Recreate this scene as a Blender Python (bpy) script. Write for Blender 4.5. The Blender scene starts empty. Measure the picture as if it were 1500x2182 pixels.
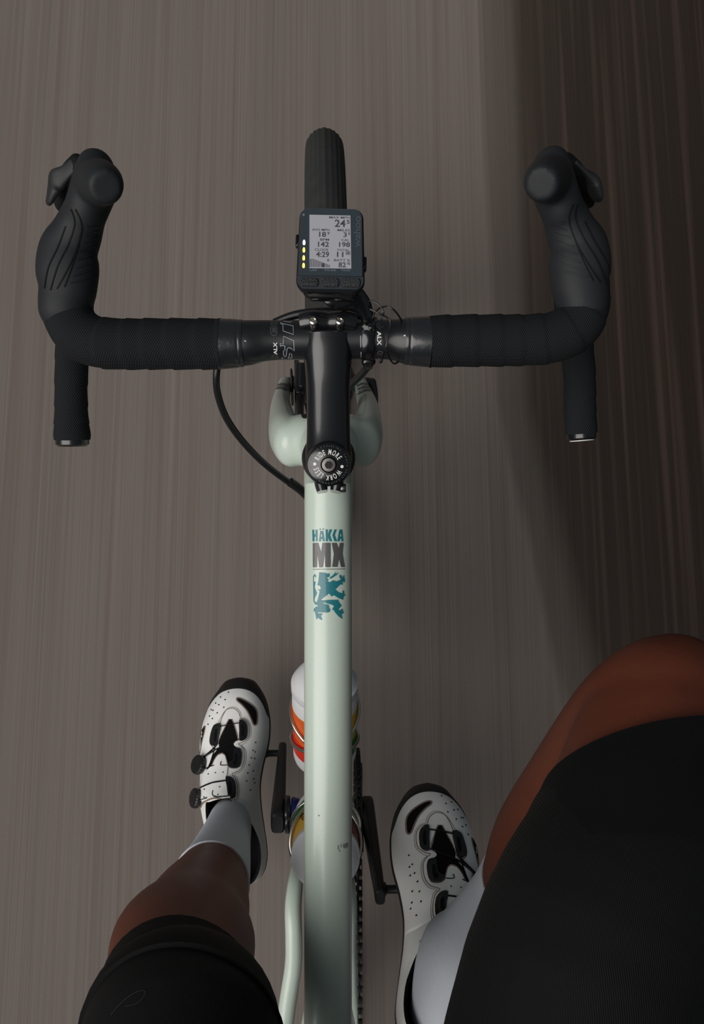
import bpy, bmesh, math, random
from mathutils import Vector, Matrix
from mathutils.bvhtree import BVHTree
random.seed(7)
V = Vector
R = math.radians
SC = bpy.context.scene
COL = SC.collection

# ------------------------------------------------------------------ camera
CAM = V((0, 0, 1.75))                    # held in front of the rider's face, over the bicycle's own plane
FPX, TILT, YAW = 2182.0, R(11.25), math.atan(51 / 2182)
_d = V((0, math.sin(TILT), -math.cos(TILT)))
_r = V((1, 0, 0))
CU = V((0, math.cos(TILT), math.sin(TILT)))
CD = _d * math.cos(YAW) + _r * math.sin(YAW)
CR = _r * math.cos(YAW) - _d * math.sin(YAW)
cam = bpy.data.cameras.new('camera')
cam.sensor_fit = 'VERTICAL'
cam.sensor_height = 36
cam.sensor_width = 36
cam.lens = 36 * FPX / 2182
cam.clip_start = 0.02
cam_o = bpy.data.objects.new('camera', cam)
COL.objects.link(cam_o)
cam_o.matrix_world = Matrix(((CR.x, CU.x, -CD.x, CAM.x), (CR.y, CU.y, -CD.y, CAM.y), (CR.z, CU.z, -CD.z, CAM.z), (0, 0, 0, 1)))
SC.camera = cam_o

# ------------------------------------------------------------------ light: dull overcast, brighter sky on the left
w = bpy.data.worlds.new('overcast')
SC.world = w
w.use_nodes = True
w.node_tree.nodes['Background'].inputs[0].default_value = (0.80, 0.93, 1.0, 1)
w.node_tree.nodes['Background'].inputs[1].default_value = 0.10
sun = bpy.data.lights.new('sun', 'SUN')
sun.energy = 3.0
sun.angle = R(60)
sun.color = (1.0, 0.965, 0.93)
sun_o = bpy.data.objects.new('sun', sun)
COL.objects.link(sun_o)
sun_o.rotation_euler = V((0.54, 0.36, -0.76)).to_track_quat('-Z', 'Y').to_euler()
SC.view_settings.view_transform = 'Standard'
SC.view_settings.look = 'None'
SC.view_settings.gamma = 1
SC.view_settings.exposure = 0.0
SC.view_settings.use_curve_mapping = False


# ------------------------------------------------------------------ measuring: photo point at a known height -> world
def at(x, y, z):
    v = CD + CR * ((x - 750) / FPX) - CU * ((y - 1091) / FPX)
    return CAM + v * ((z - CAM.z) / v.z)


def ppm(p):                                    # photo pixels per metre at a world point
    return FPX / (V(p) - CAM).dot(CD)


def lin(c):
    return tuple((x / 255 / 12.92) if x <= 10 else ((x / 255 + .055) / 1.055) ** 2.4 for x in c)


# ------------------------------------------------------------------ materials
def mat(name, rgb, rough=.5, metal=0, coat=0, spec=.5, bump=None, var=0, vscale=30, emit=0, stretch=None, sheen=0):
    m = bpy.data.materials.new(name)
    m.use_nodes = True
    nt = m.node_tree
    b = nt.nodes['Principled BSDF']
    col = lin(rgb) + (1,)
    b.inputs['Base Color'].default_value = col
    b.inputs['Roughness'].default_value = rough
    b.inputs['Metallic'].default_value = metal
    b.inputs['Coat Weight'].default_value = coat
    b.inputs['Coat Roughness'].default_value = .2 if name == 'sage_paint' else .1
    b.inputs['Specular IOR Level'].default_value = spec
    b.inputs['Sheen Weight'].default_value = sheen
    if emit:
        b.inputs['Emission Color'].default_value = col
        b.inputs['Emission Strength'].default_value = emit
    tc = nt.nodes.new('ShaderNodeTexCoord')
    if var:
        n = nt.nodes.new('ShaderNodeTexNoise')
        n.inputs['Scale'].default_value = vscale
        n.inputs['Detail'].default_value = 5
        nt.links.new(tc.outputs['Object'], n.inputs['Vector'])
        rp = nt.nodes.new('ShaderNodeMapRange')
        rp.inputs[1].default_value, rp.inputs[2].default_value = .3, .7
        rp.inputs[3].default_value, rp.inputs[4].default_value = 1 - var, 1 + var
        nt.links.new(n.outputs['Fac'], rp.inputs[0])
        mx = nt.nodes.new('ShaderNodeVectorMath')
        mx.operation = 'SCALE'
        mx.inputs[0].default_value = col[:3]
        nt.links.new(rp.outputs[0], mx.inputs['Scale'])
        nt.links.new(mx.outputs[0], b.inputs['Base Color'])
    if bump:
        kind, sc, st = bump
        if kind == 'noise':
            n = nt.nodes.new('ShaderNodeTexNoise')
            n.inputs['Scale'].default_value = sc
            n.inputs['Detail'].default_value = 4
            out = n.outputs['Fac']
        elif kind == 'cells':
            n = nt.nodes.new('ShaderNodeTexVoronoi')
            n.inputs['Scale'].default_value = sc
            out = n.outputs['Distance']
        else:
            n = nt.nodes.new('ShaderNodeTexWave')
            n.inputs['Scale'].default_value = sc
            n.bands_direction = kind
            out = n.outputs['Fac']
        nt.links.new(tc.outputs['Object'], n.inputs['Vector'])
        bp = nt.nodes.new('ShaderNodeBump')
        bp.inputs['Strength'].default_value = st
        bp.inputs['Distance'].default_value = .001
        nt.links.new(out, bp.inputs['Height'])
        nt.links.new(bp.outputs[0], b.inputs['Normal'])
    return m


M = {}
M['paint'] = mat('sage_paint', (192, 205, 193), .34, 0, .55, var=.03, vscale=900)
M['stripe'] = mat('grey_green_stripe', (74, 82, 76), .4)
M['black'] = mat('satin_black_alloy', (16, 17, 20), .3, 0, .5)
M['bar'] = mat('black_bar_carbon', (22, 23, 26), .36, 0, .15, var=.12, vscale=200)
M['tape'] = mat('woven_black_tape', (24, 26, 29), .8, spec=.25)
M['hood'] = mat('black_rubber', (31, 33, 36), .62, spec=.32)
M['groove'] = mat('rubber_groove', (15, 16, 18), .7, spec=.2)
M['lever'] = mat('lever_composite', (30, 31, 33), .6)
M['vinyl'] = mat('finishing_tape', (30, 32, 35), .3, coat=.5, bump=('noise', 160, .35))
M['tire'] = mat('tire_rubber', (52, 53, 52), .78, spec=.25, var=.12, vscale=60)
M['rim'] = mat('rim_black', (20, 20, 21), .4)
M['steel'] = mat('polished_steel', (205, 200, 192), .22, 1)
M['dsteel'] = mat('dull_steel', (112, 110, 108), .38, 1)
M['rotor'] = mat('rotor_steel', (44, 46, 48), .4, .6)
M['hose'] = mat('black_hose', (17, 18, 20), .4)
M['white_ink'] = mat('white_ink', (225, 225, 222), .5)
M['grey_ink'] = mat('grey_ink', (92, 94, 95), .5)
M['line_ink'] = mat('silver_line_ink', (150, 158, 165), .45)
M['teal'] = mat('teal_ink', (22, 112, 122), .4, coat=.5)
M['grey_teal'] = mat('charcoal_ink', (82, 80, 80), .4, coat=.5)
M['blue'] = mat('blue_anodised', (52, 56, 140), .3, .7)
M['chain'] = mat('oily_chain', (40, 39, 38), .45, .6)
M['chain2'] = mat('worn_chain_plate', (74, 72, 70), .42, .7)
M['crank'] = mat('matte_crank', (25, 26, 27), .48, coat=.15)
M['bt_white'] = mat('bottle_white', (215, 216, 218), .45)
M['bt_orange'] = mat('bottle_orange', (222, 92, 22), .4)
M['bt_red'] = mat('bottle_red', (208, 40, 22), .4)
M['bt_yellow'] = mat('bottle_yellow', (212, 165, 38), .4)
M['bt_green'] = mat('bottle_green', (30, 120, 50), .4)
M['bt_brown'] = mat('bottle_dark_red', (120, 42, 34), .4)
M['skin'] = mat('brown_skin', (94, 46, 29), .52, spec=.35, var=.10, vscale=24, bump=('noise', 420, .12))
M['shorts'] = mat('ribbed_black_lycra', (13, 13, 14), .72, spec=.25, bump=('X', 230, .3))
M['unseen_jersey'] = mat('dark_jersey', (40, 42, 46), .85)
M['band'] = mat('smooth_black_band', (9, 9, 10), .8, spec=.2)
M['sock'] = mat('white_knit', (200, 204, 212), .9, spec=.1, bump=('Z', 190, .35))
M['upper'] = mat('white_leather', (230, 230, 228), .5, var=.05, vscale=14)
M['strap'] = mat('white_strap', (234, 234, 232), .5)
M['lining'] = mat('black_mesh', (11, 11, 12), .85, spec=.15, bump=('cells', 900, .5))
M['guide'] = mat('black_nylon', (19, 20, 22), .35)
M['tan'] = mat('tan_stitch', (120, 104, 90), .8)
M['dark'] = mat('dark_hole', (28, 22, 22), .8)
M['sole'] = mat('black_sole', (21, 22, 24), .55, bump=('noise', 300, .3))
M['shell'] = mat('gloss_black_plastic', (14, 15, 17), .22, coat=.4)
M['glass'] = mat('blue_grey_glass', (50, 58, 64), .16, coat=.7)
M['panel'] = mat('slate_plastic', (44, 50, 56), .35)
M['lcd'] = mat('grey_lcd', (158, 158, 166), .35, coat=.3, emit=.04)
M['lcd_ink'] = mat('lcd_ink', (64, 62, 70), .5)
M['glass_ink'] = mat('bezel_ink', (104, 112, 120), .5)
M['logo_ink'] = mat('faded_bezel_logo', (64, 72, 80), .4)
M['rubber_btn'] = mat('dotted_rubber', (36, 38, 40), .6, bump=('cells', 950, .8))
M['led_y'] = mat('yellow_led', (255, 196, 84), .4, emit=2.2)
M['led_w'] = mat('white_led', (255, 240, 235), .4, emit=3.2)
M['mark'] = mat('faint_grey_print', (34, 35, 38), .7)
M['scuff'] = mat('paint_scuff', (120, 128, 122), .6)


def road_mat():
    m = bpy.data.materials.new('streaked_asphalt')
    m.use_nodes = True
    nt = m.node_tree
    L = nt.links.new
    b = nt.nodes['Principled BSDF']
    b.inputs['Roughness'].default_value = .85
    b.inputs['Specular IOR Level'].default_value = .15
    tc = nt.nodes.new('ShaderNodeTexCoord')
    sx = nt.nodes.new('ShaderNodeSeparateXYZ')
    L(tc.outputs['Object'], sx.inputs[0])

    def noise(sxy, scale, detail=3):
        mp = nt.nodes.new('ShaderNodeMapping')
        mp.inputs['Scale'].default_value = (sxy[0], sxy[1], 1)
        L(tc.outputs['Object'], mp.inputs[0])
        n = nt.nodes.new('ShaderNodeTexNoise')
        n.inputs['Scale'].default_value = scale
        n.inputs['Detail'].default_value = detail
        L(mp.outputs[0], n.inputs['Vector'])
        return n.outputs['Fac']
    fine = noise((1, .003), 330, 3)
    broad = noise((1, .03), 22, 3)
    grain = noise((1, 1), 700, 1)
    patch = noise((1, .25), 3, 2)

    def math_(op, a, c):
        n = nt.nodes.new('ShaderNodeMath')
        n.operation = op
        for i, q in enumerate((a, c)):
            if isinstance(q, (int, float)):
                n.inputs[i].default_value = q
            else:
                L(q, n.inputs[i])
        return n.outputs[0]
    lum = math_('ADD', math_('MULTIPLY', fine, .55), math_('MULTIPLY', broad, .22))
    lum = math_('ADD', lum, math_('MULTIPLY', grain, .16))
    lum = math_('ADD', lum, math_('MULTIPLY', patch, .24))
    lum = math_('ADD', lum, .42)
    # lane -> darker, browner right side (colour ramp across X, slanted by Y)
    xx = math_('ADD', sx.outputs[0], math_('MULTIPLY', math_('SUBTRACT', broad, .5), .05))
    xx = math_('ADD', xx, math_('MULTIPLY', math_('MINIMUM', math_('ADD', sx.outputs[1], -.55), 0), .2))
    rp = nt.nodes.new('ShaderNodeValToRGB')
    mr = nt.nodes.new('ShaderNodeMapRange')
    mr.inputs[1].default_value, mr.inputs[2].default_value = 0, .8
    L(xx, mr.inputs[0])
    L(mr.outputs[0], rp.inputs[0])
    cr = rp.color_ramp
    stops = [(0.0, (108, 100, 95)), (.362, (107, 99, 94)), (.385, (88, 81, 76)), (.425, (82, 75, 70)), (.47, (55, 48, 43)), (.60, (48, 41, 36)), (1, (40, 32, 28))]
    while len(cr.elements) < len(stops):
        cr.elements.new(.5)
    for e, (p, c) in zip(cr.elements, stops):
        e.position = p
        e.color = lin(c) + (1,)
    # red-brown streaks, stronger on the right side
    tint = nt.nodes.new('ShaderNodeMix')
    tint.data_type = 'RGBA'
    tint.inputs[7].default_value = (.105, .070, .058, 1)
    red = noise((1, .012), 60, 2)
    f = math_('MULTIPLY', math_('MAXIMUM', math_('SUBTRACT', red, .5), 0), 1.6)
    L(f, tint.inputs[0])
    L(rp.outputs[0], tint.inputs[6])
    mx = nt.nodes.new('ShaderNodeVectorMath')
    mx.operation = 'SCALE'
    L(tint.outputs[2], mx.inputs[0])
    L(lum, mx.inputs['Scale'])
    L(mx.outputs[0], b.inputs['Base Color'])
    return m


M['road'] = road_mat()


# ------------------------------------------------------------------ mesh building
WORLD = {}                                     # world location of every object that parents others


class MB:
    def __init__(s):
        s.v, s.f, s.mi = [], [], []

    def add(s, vs, fs, mi=0):
        o = len(s.v)
        s.v += [V(p) for p in vs]
        s.f += [tuple(i + o for i in q) for q in fs]
        s.mi += [mi] * len(fs) if isinstance(mi, int) else list(mi)
        return s

    def rings(s, rg, caps=True, mi=0, closed=False):
        n = len(rg[0])
        vs = [p for r_ in rg for p in r_]
        fs = []
        k = len(rg)
        for i in range(k if closed else k - 1):
            j = (i + 1) % k
            for a in range(n):
                b = (a + 1) % n
                fs.append((i * n + a, i * n + b, j * n + b, j * n + a))
        if caps and not closed:
            fs.append(tuple(range(n))[::-1])
            fs.append(tuple((k - 1) * n + a for a in range(n)))
        return s.add(vs, fs, mi)

    def loft(s, st, ref=(1, 0, 0), n=24, p=2, sub=5, caps='flat', mi=0, saw=None):
        """st: (point, ra, rb) stations; ra runs along ref, rb across it"""
        ref = V(ref)
        S = [list(V(a)) + [b, c] for a, b, c in st]
        pts = catmull(S, sub) if sub > 1 else S
        if caps == 'round':
            def endcap(a, b):
                t = (V(a[:3]) - V(b[:3])).normalized()
                rr = min(a[3], a[4])
                return [[*(V(a[:3]) + t * rr * math.sin(q)), a[3] * math.cos(q), a[4] * math.cos(q)] for q in (.35, .7, 1.05, 1.3, 1.5)]
            pts = endcap(pts[0], pts[1])[::-1] + pts + endcap(pts[-1], pts[-2])
        rg = []
        L_ = 0
        for i, q in enumerate(pts):
            c = V(q[:3])
            a, b = V(pts[max(i - 1, 0)][:3]), V(pts[min(i + 1, len(pts) - 1)][:3])
            t = (b - a).normalized()
            if i:
                L_ += (c - V(pts[i - 1][:3])).length
            sd = (ref - t * ref.dot(t)).normalized()
            up = sd.cross(t)
            ring = []
            for k in range(n):
                th = 2 * math.pi * k / n
                cx, sy = math.cos(th), math.sin(th)
                e = 2 / p
                g = 1
                if saw:
                    g = 1 + saw[1] * (((L_ / saw[0]) + k / n) % 1)
                ring.append(c + sd * (q[3] * g * math.copysign(abs(cx) ** e, cx)) + up * (q[4] * g * math.copysign(abs(sy) ** e, sy)))
            rg.append(ring)
        return s.rings(rg, True, mi)

    def tube(s, pts, r, n=10, sub=6, caps='flat', mi=0):
        P = [V(p) for p in pts]
        t = (P[-1] - P[0]).normalized()
        ref = V((0, 0, 1)) if abs(t.z) < .8 else V((1, 0, 0))
        rr = r if isinstance(r, (list, tuple)) else [r] * len(P)
        S = catmull([list(p) + [q] for p, q in zip(P, rr)], sub) if sub > 1 and len(P) > 2 else [list(p) + [q] for p, q in zip(P, rr)]
        sd = None
        rg = []
        for i, q in enumerate(S):
            c = V(q[:3])
            t = (V(S[min(i + 1, len(S) - 1)][:3]) - V(S[max(i - 1, 0)][:3])).normalized()
            sd = (ref - t * ref.dot(t)).normalized() if sd is None else (sd - t * sd.dot(t)).normalized()
            up = t.cross(sd)
            rg.append([c + (sd * math.cos(2 * math.pi * k / n) + up * math.sin(2 * math.pi * k / n)) * q[3] for k in range(n)])
        return s.rings(rg, True, mi)

    def lathe(s, prof, o, ax, n=32, closed=False, caps=True, mi=None):
        ax = V(ax).normalized()
        a = ax.orthogonal().normalized() if abs(ax.x) > .9 else (V((1, 0, 0)) - ax * ax.x).normalized()
        b = ax.cross(a)
        rg = [[V(o) + ax * t + (a * math.cos(2 * math.pi * k / n) + b * math.sin(2 * math.pi * k / n)) * r_ for k in range(n)] for r_, t in prof]
        if mi is None:
            return s.rings(rg, caps, 0, closed)
        m_ = [mi(i, k / n) for i in range(len(prof) - 1) for k in range(n)]
        return s.rings(rg, caps, m_ + ([m_[0], m_[-1]] if caps else []), closed)

    def box(s, c, sx, sy, sz, X=(1, 0, 0), Y=(0, 1, 0), Z=(0, 0, 1), r=.15):
        """box with rounded edges (superellipsoid-free: chamfered prism), half sizes"""
        c, X, Y, Z = V(c), V(X).normalized(), V(Y).normalized(), V(Z).normalized()
        q = min(sx, sy, sz) * r * 2
        rg = []
        for z, ins in ((-sz, q), (-sz + q * .4, q * .3), (-sz + q, 0), (sz - q, 0), (sz - q * .4, q * .3), (sz, q)):
            rg.append([c + Z * z + p for p in rrect(X, Y, sx - ins, sy - ins, max(q - ins * .5, q * .3))])
        return s.rings(rg, True)

    def build(s, name, m, parent=None, smooth=True, angle=40):
        me = bpy.data.meshes.new(name)
        c = sum(s.v, V()) / len(s.v)
        me.from_pydata([p - c for p in s.v], [], s.f)
        ms = m if isinstance(m, (list, tuple)) else [m]
        for q in ms:
            me.materials.append(q)
        if any(s.mi):
            me.polygons.foreach_set('material_index', s.mi)
        bm = bmesh.new()
        bm.from_mesh(me)
        bmesh.ops.recalc_face_normals(bm, faces=bm.faces)
        bm.to_mesh(me)
        bm.free()
        if smooth:
            me.polygons.foreach_set('use_smooth', [True] * len(me.polygons))
            me.set_sharp_from_angle(angle=R(angle))
        o = bpy.data.objects.new(name, me)
        COL.objects.link(o)
        if parent is not None:
            o.parent = parent
            o.location = c - WORLD[parent.name]
        else:
            o.location = c
        WORLD[o.name] = c
        return o


def rrect(X, Y, a, b, r, k=4):
    out = []
    for cx, cy, t0 in ((a - r, b - r, 0), (-a + r, b - r, 90), (-a + r, -b + r, 180), (a - r, -b + r, 270)):
        for i in range(k + 1):
            t = R(t0 + 90 * i / k)
            out.append(X * (cx + r * math.cos(t)) + Y * (cy + r * math.sin(t)))
    return out


def catmull(S, sub):
    out = []
    n = len(S)
    for i in range(n - 1):
        p0, p1, p2, p3 = S[max(i - 1, 0)], S[i], S[i + 1], S[min(i + 2, n - 1)]
        for k in range(sub):
            t = k / sub
            out.append([.5 * (2 * b + (c - a) * t + (2 * a - 5 * b + 4 * c - d) * t * t + (3 * b - a - 3 * c + d) * t ** 3) for a, b, c, d in zip(p0, p1, p2, p3)])
    out.append(list(S[-1]))
    return out


def bake(o):
    dg = bpy.context.evaluated_depsgraph_get()
    me = bpy.data.meshes.new_from_object(o.evaluated_get(dg))
    o.modifiers.clear()
    o.data = me
    me.polygons.foreach_set('use_smooth', [True] * len(me.polygons))
    return o


def fuse(name, mb, m, parent, voxel=.003, it=6):
    o = mb.build(name, m, parent)
    r_ = o.modifiers.new('r', 'REMESH')
    r_.mode = 'VOXEL'
    r_.voxel_size = voxel
    s_ = o.modifiers.new('s', 'SMOOTH')
    s_.iterations = it
    s_.factor = .5
    bpy.context.view_layer.update()
    return bake(o)


def bvh(*obs):
    vs, fs = [], []
    for o in obs:
        k = len(vs)
        c = WORLD[o.name]
        vs += [v.co + c for v in o.data.vertices]
        fs += [tuple(i + k for i in p.vertices) for p in o.data.polygons]
    return BVHTree.FromPolygons(vs, fs)


class Frame:
    """flat drawing plane over an object; drawings on it are laid onto the surface below"""
    def __init__(s, O, U, Vv, W):
        s.O, s.U, s.V, s.W = V(O), V(U), V(Vv), V(W).normalized()

    def p(s, u, v):
        return s.O + s.U * u + s.V * v


def frame_px(x0, y0, zoom, z, size=(0, 0)):
    O = at(x0, y0, z)
    U = (at(x0 + 100, y0, z) - O) / 100 / zoom
    W_ = (at(x0, y0 + 100, z) - O) / 100 / zoom
    c = O + U * size[0] * zoom * .5 + W_ * size[1] * zoom * .5
    return Frame(O, U, W_, CAM - c)


def poly2(polys):
    bm = bmesh.new()
    for P in polys:
        try:
            bm.faces.new([bm.verts.new((x, y, 0)) for x, y in P])
        except ValueError:
            pass
    bm.normal_update()
    bmesh.ops.triangulate(bm, faces=bm.faces)
    return bm


def ribbon(pts, wd, closed=False):
    """thin strip polygons along a polyline"""
    P = [V((*p, 0)) for p in pts]
    if closed:
        P.append(P[0])
    out = []
    L_, R_ = [], []
    for i, p in enumerate(P):
        if closed and i in (0, len(P) - 1):
            t = (P[1] - P[-2]).normalized()
        else:
            t = (P[min(i + 1, len(P) - 1)] - P[max(i - 1, 0)]).normalized()
        n = V((-t.y, t.x, 0)) * wd / 2
        L_.append(p + n)
        R_.append(p - n)
    for i in range(len(P) - 1):
        out.append([L_[i][:2], L_[i + 1][:2], R_[i + 1][:2], R_[i][:2]])
    return out


def smooth2(pts, sub=4, closed=False):
    S = [list(p) for p in pts]
    if closed:
        S = [S[-1]] + S + [S[0], S[1]]
        q = catmull(S, sub)
        return q[sub:-sub - 1] if sub else q
    return catmull(S, sub)


def decal(name, src, fr, tree, m, parent, off=.0004, th=0, grid=None, reach=.25, skip=()):
    bm = src if isinstance(src, bmesh.types.BMesh) else poly2(src)
    if not len(bm.verts):
        return None
    if grid:
        for ax in (0, 1):
            lo, hi = min(v.co[ax] for v in bm.verts), max(v.co[ax] for v in bm.verts)
            x = (math.floor(lo / grid) + 1) * grid
            no = V((1, 0, 0)) if ax == 0 else V((0, 1, 0))
            while x < hi:
                bmesh.ops.bisect_plane(bm, geom=bm.verts[:] + bm.edges[:] + bm.faces[:], dist=grid * 1e-4, plane_co=no * x, plane_no=no)
                x += grid
    bmesh.ops.remove_doubles(bm, verts=bm.verts, dist=1e-4)
    bm.verts.ensure_lookup_table()
    kill = []
    info = {}
    for v in bm.verts:
        o = fr.p(v.co.x, v.co.y) + fr.W * reach * .5
        h, nrm, fi, _ = tree.ray_cast(o, -fr.W, reach)
        if h is None or fi in skip:
            kill.append(v)
        else:
            if nrm.dot(fr.W) < 0:
                nrm = -nrm
            info[v] = (h, nrm)
            v.co = h + nrm * (off + th)
    if kill:
        bmesh.ops.delete(bm, geom=kill, context='VERTS')
    if not len(bm.faces):
        return None
    if th:
        be = [e for e in bm.edges if len(e.link_faces) == 1]
        low = {}
        for e in be:
            for v in e.verts:
                if v not in low:
                    h, nrm = info[v]
                    low[v] = bm.verts.new(h - nrm * .0003)
        for e in be:
            a, b = e.verts
            try:
                bm.faces.new((a, b, low[b], low[a]))
            except ValueError:
                pass
    mb = MB()
    idx = {v: i for i, v in enumerate(bm.verts)}
    mb.add([v.co.copy() for v in bm.verts], [tuple(idx[v] for v in f.verts) for f in bm.faces])
    bm.free()
    return mb.build(name, m, parent, angle=50)


_txt = {}


def text2(s, size=1, bold=0, wide=1, res=3):
    """outline letters as flat polygons: returns bmesh (baseline at 0) and its width"""
    cu = bpy.data.curves.new('t', 'FONT')
    cu.body = s
    cu.size = 1
    cu.offset = bold
    cu.resolution_u = res
    cu.fill_mode = 'FRONT'
    o = bpy.data.objects.new('t', cu)
    COL.objects.link(o)
    bpy.context.view_layer.update()
    dg = bpy.context.evaluated_depsgraph_get()
    me = bpy.data.meshes.new_from_object(o.evaluated_get(dg))
    bpy.data.objects.remove(o)
    bpy.data.curves.remove(cu)
    bm = bmesh.new()
    bm.from_mesh(me)
    bpy.data.meshes.remove(me)
    bmesh.ops.remove_doubles(bm, verts=bm.verts, dist=1e-5)
    k = size / .69                              # size = cap height
    for v in bm.verts:
        v.co = V((v.co.x * k * wide, v.co.y * k, 0))
    xs = [v.co.x for v in bm.verts] or [0]
    return bm, min(xs), max(xs)


def text_box(s, x0, y0, x1, y1, bold=.01, rot=0):
    """text fitted into a box of an image-like frame (y grows downwards); rot: reading direction 0 right, 90 down, -90 up"""
    bm, a, b = text2(s, 1, bold)
    lo, hi = min(v.co.y for v in bm.verts), max(v.co.y for v in bm.verts)
    for v in bm.verts:
        u, q = (v.co.x - a) / (b - a), (v.co.y - lo) / (hi - lo)
        if rot == 0:
            v.co = V((x0 + u * (x1 - x0), y1 - q * (y1 - y0), 0))
        elif rot == -90:
            v.co = V((x1 - q * (x1 - x0), y1 - u * (y1 - y0), 0))
        else:
            v.co = V((x0 + q * (x1 - x0), y0 + u * (y1 - y0), 0))
    return bm


def join_bm(L_):
    out = bmesh.new()
    for b in L_:
        mp = {v: out.verts.new(v.co) for v in b.verts}
        for f in b.faces:
            out.faces.new([mp[v] for v in f.verts])
        b.free()
    return out


def dots(pts, r, k=8):
    return [[(x + r * math.cos(2 * math.pi * i / k), y + r * math.sin(2 * math.pi * i / k)) for i in range(k)] for x, y in pts]


def tag(o, label=None, cat=None, group=None, kind=None):
    for k, q in (('label', label), ('category', cat), ('group', group), ('kind', kind)):
        if q:
            o[k] = q
    return o


def thing(name, loc, label, cat, group=None):
    o = bpy.data.objects.new(name, None)
    o.empty_display_size = .05
    COL.objects.link(o)
    o.location = loc
    WORLD[o.name] = V(loc)
    return tag(o, label, cat, group)


# ================================================================== the road
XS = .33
for nm, x0, x1, lb in (('road', -5, XS, 'grey brown asphalt lane with streaks along the riding direction'), ('road_right', XS, 5, 'dark brown road surface to the right of the lane')):
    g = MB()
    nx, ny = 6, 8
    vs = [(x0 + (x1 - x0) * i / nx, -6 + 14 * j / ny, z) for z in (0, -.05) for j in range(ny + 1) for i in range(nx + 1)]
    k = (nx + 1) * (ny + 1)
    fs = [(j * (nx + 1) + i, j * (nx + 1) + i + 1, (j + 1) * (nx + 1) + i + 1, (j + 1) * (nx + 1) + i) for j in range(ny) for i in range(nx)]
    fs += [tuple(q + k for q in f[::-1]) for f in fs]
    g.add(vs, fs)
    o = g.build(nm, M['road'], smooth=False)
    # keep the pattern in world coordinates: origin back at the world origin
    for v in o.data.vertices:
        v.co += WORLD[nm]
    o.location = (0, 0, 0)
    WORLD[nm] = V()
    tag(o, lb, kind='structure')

# ================================================================== the bicycle
BB = V((0, -.133, .285))
FAX = V((-.0013, .4689, .345))
RAX = V((0, -.558, .345))
SA = V((0, .335, -1)).normalized()             # steering axis, downwards
ST0 = V((0.0004, .1955, .96))                  # top of the steerer


def steer(z):
    return ST0 + SA * ((z - ST0.z) / SA.z)


bike = thing('bicycle', (0, -.05, 0), 'pale sage green gravel bicycle with black drop handlebar, ridden along the road', 'bicycle')

# ---- frame
TT = [(V((0, .20, .868)), .0208, .0185), (V((0, .06, .851)), .0208, .0178), (V((0, -.14, .823)), .0206, .0175), (V((0, -.36, .792)), .0206, .0175)]
tt = MB().loft(TT, n=56, p=2.05, sub=12).build('top_tube', M['paint'], bike)
head = MB().loft([(steer(.893), .0225, .0225), (steer(.86), .0225, .0225), (steer(.80), .025, .026), (steer(.752), .0285, .0285)], n=40, sub=5).build('head_tube', M['paint'], bike)
hub0 = steer(.79)
MB().loft([(hub0 + V((0, -.01, -.01)), .024, .026), (V((0, .12, .585)), .026, .030), (V((0, -.04, .405)), .026, .030), (BB + V((0, .01, .01)), .027, .026)], n=32, sub=8).build('down_tube', M['paint'], bike)
SD = V((0, -.292, .956))
MB().loft([(BB, .022, .022), (BB + SD * .3, .0175, .0185), (BB + SD * .56, .0175, .0175)], n=28, sub=6).build('seat_tube', M['paint'], bike)
MB().loft([(BB + SD * .55, .0136, .0136), (BB + SD * .70, .0136, .0136)], n=20, sub=2).build('seat_post', M['black'], bike)
sp = BB + SD * .705 + V((0, -.045, 0))
sad = MB().loft([(sp + V((0, .118, .012)), .016, .010), (sp + V((0, .10, .016)), .019, .014), (sp + V((0, .03, .017)), .024, .016), (sp + V((0, -.06, .019)), .050, .016), (sp + V((0, -.12, .026)), .068, .014), (sp + V((0, -.138, .027)), .055, .010)], n=28, sub=5, caps='round')
sad.build('saddle', M['black'], bike)
MB().lathe([(.021, -.037), (.024, -.035), (.024, .035), (.021, .037)], BB, (1, 0, 0)).build('bottom_bracket_shell', M['paint'], bike)
# left stay as the photo shows it (wide, curving outward), the right one mirrors it
for sgn in (-1, 1):
    pts = [((635, 1848), .272, .009), ((629, 1885), .290, .0105), ((624.5, 1935), .300, .0112), ((626, 2000), .305, .0113), ((624.5, 2060), .310, .0113), ((608, 2182), .318, .0112)]
    st = []
    for (x, y), z, r_ in pts:
        p = at(x, y, z)
        p.x *= -sgn * (1 if sgn < 0 else .60)
        p.z -= .0 if sgn < 0 else .025
        st.append((p, r_, r_ * 1.15))
    st.append((RAX + V((sgn * .066, .015, 0)), .009, .014))
    MB().loft(st, n=24, sub=6, p=2.3, caps='round').build('chain_stay', M['paint'], bike)
    MB().loft([(BB + SD * .45 + V((sgn * .012, 0, 0)), .009, .009), (BB + SD * .43 + V((sgn * .021, -.05, -.03)), .008, .009), (RAX + V((sgn * .06, .02, .06)), .007, .009), (RAX + V((sgn * .064, 0, 0)), .007, .010)], n=18, sub=6).build('seat_stay', M['paint'], bike)

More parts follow.
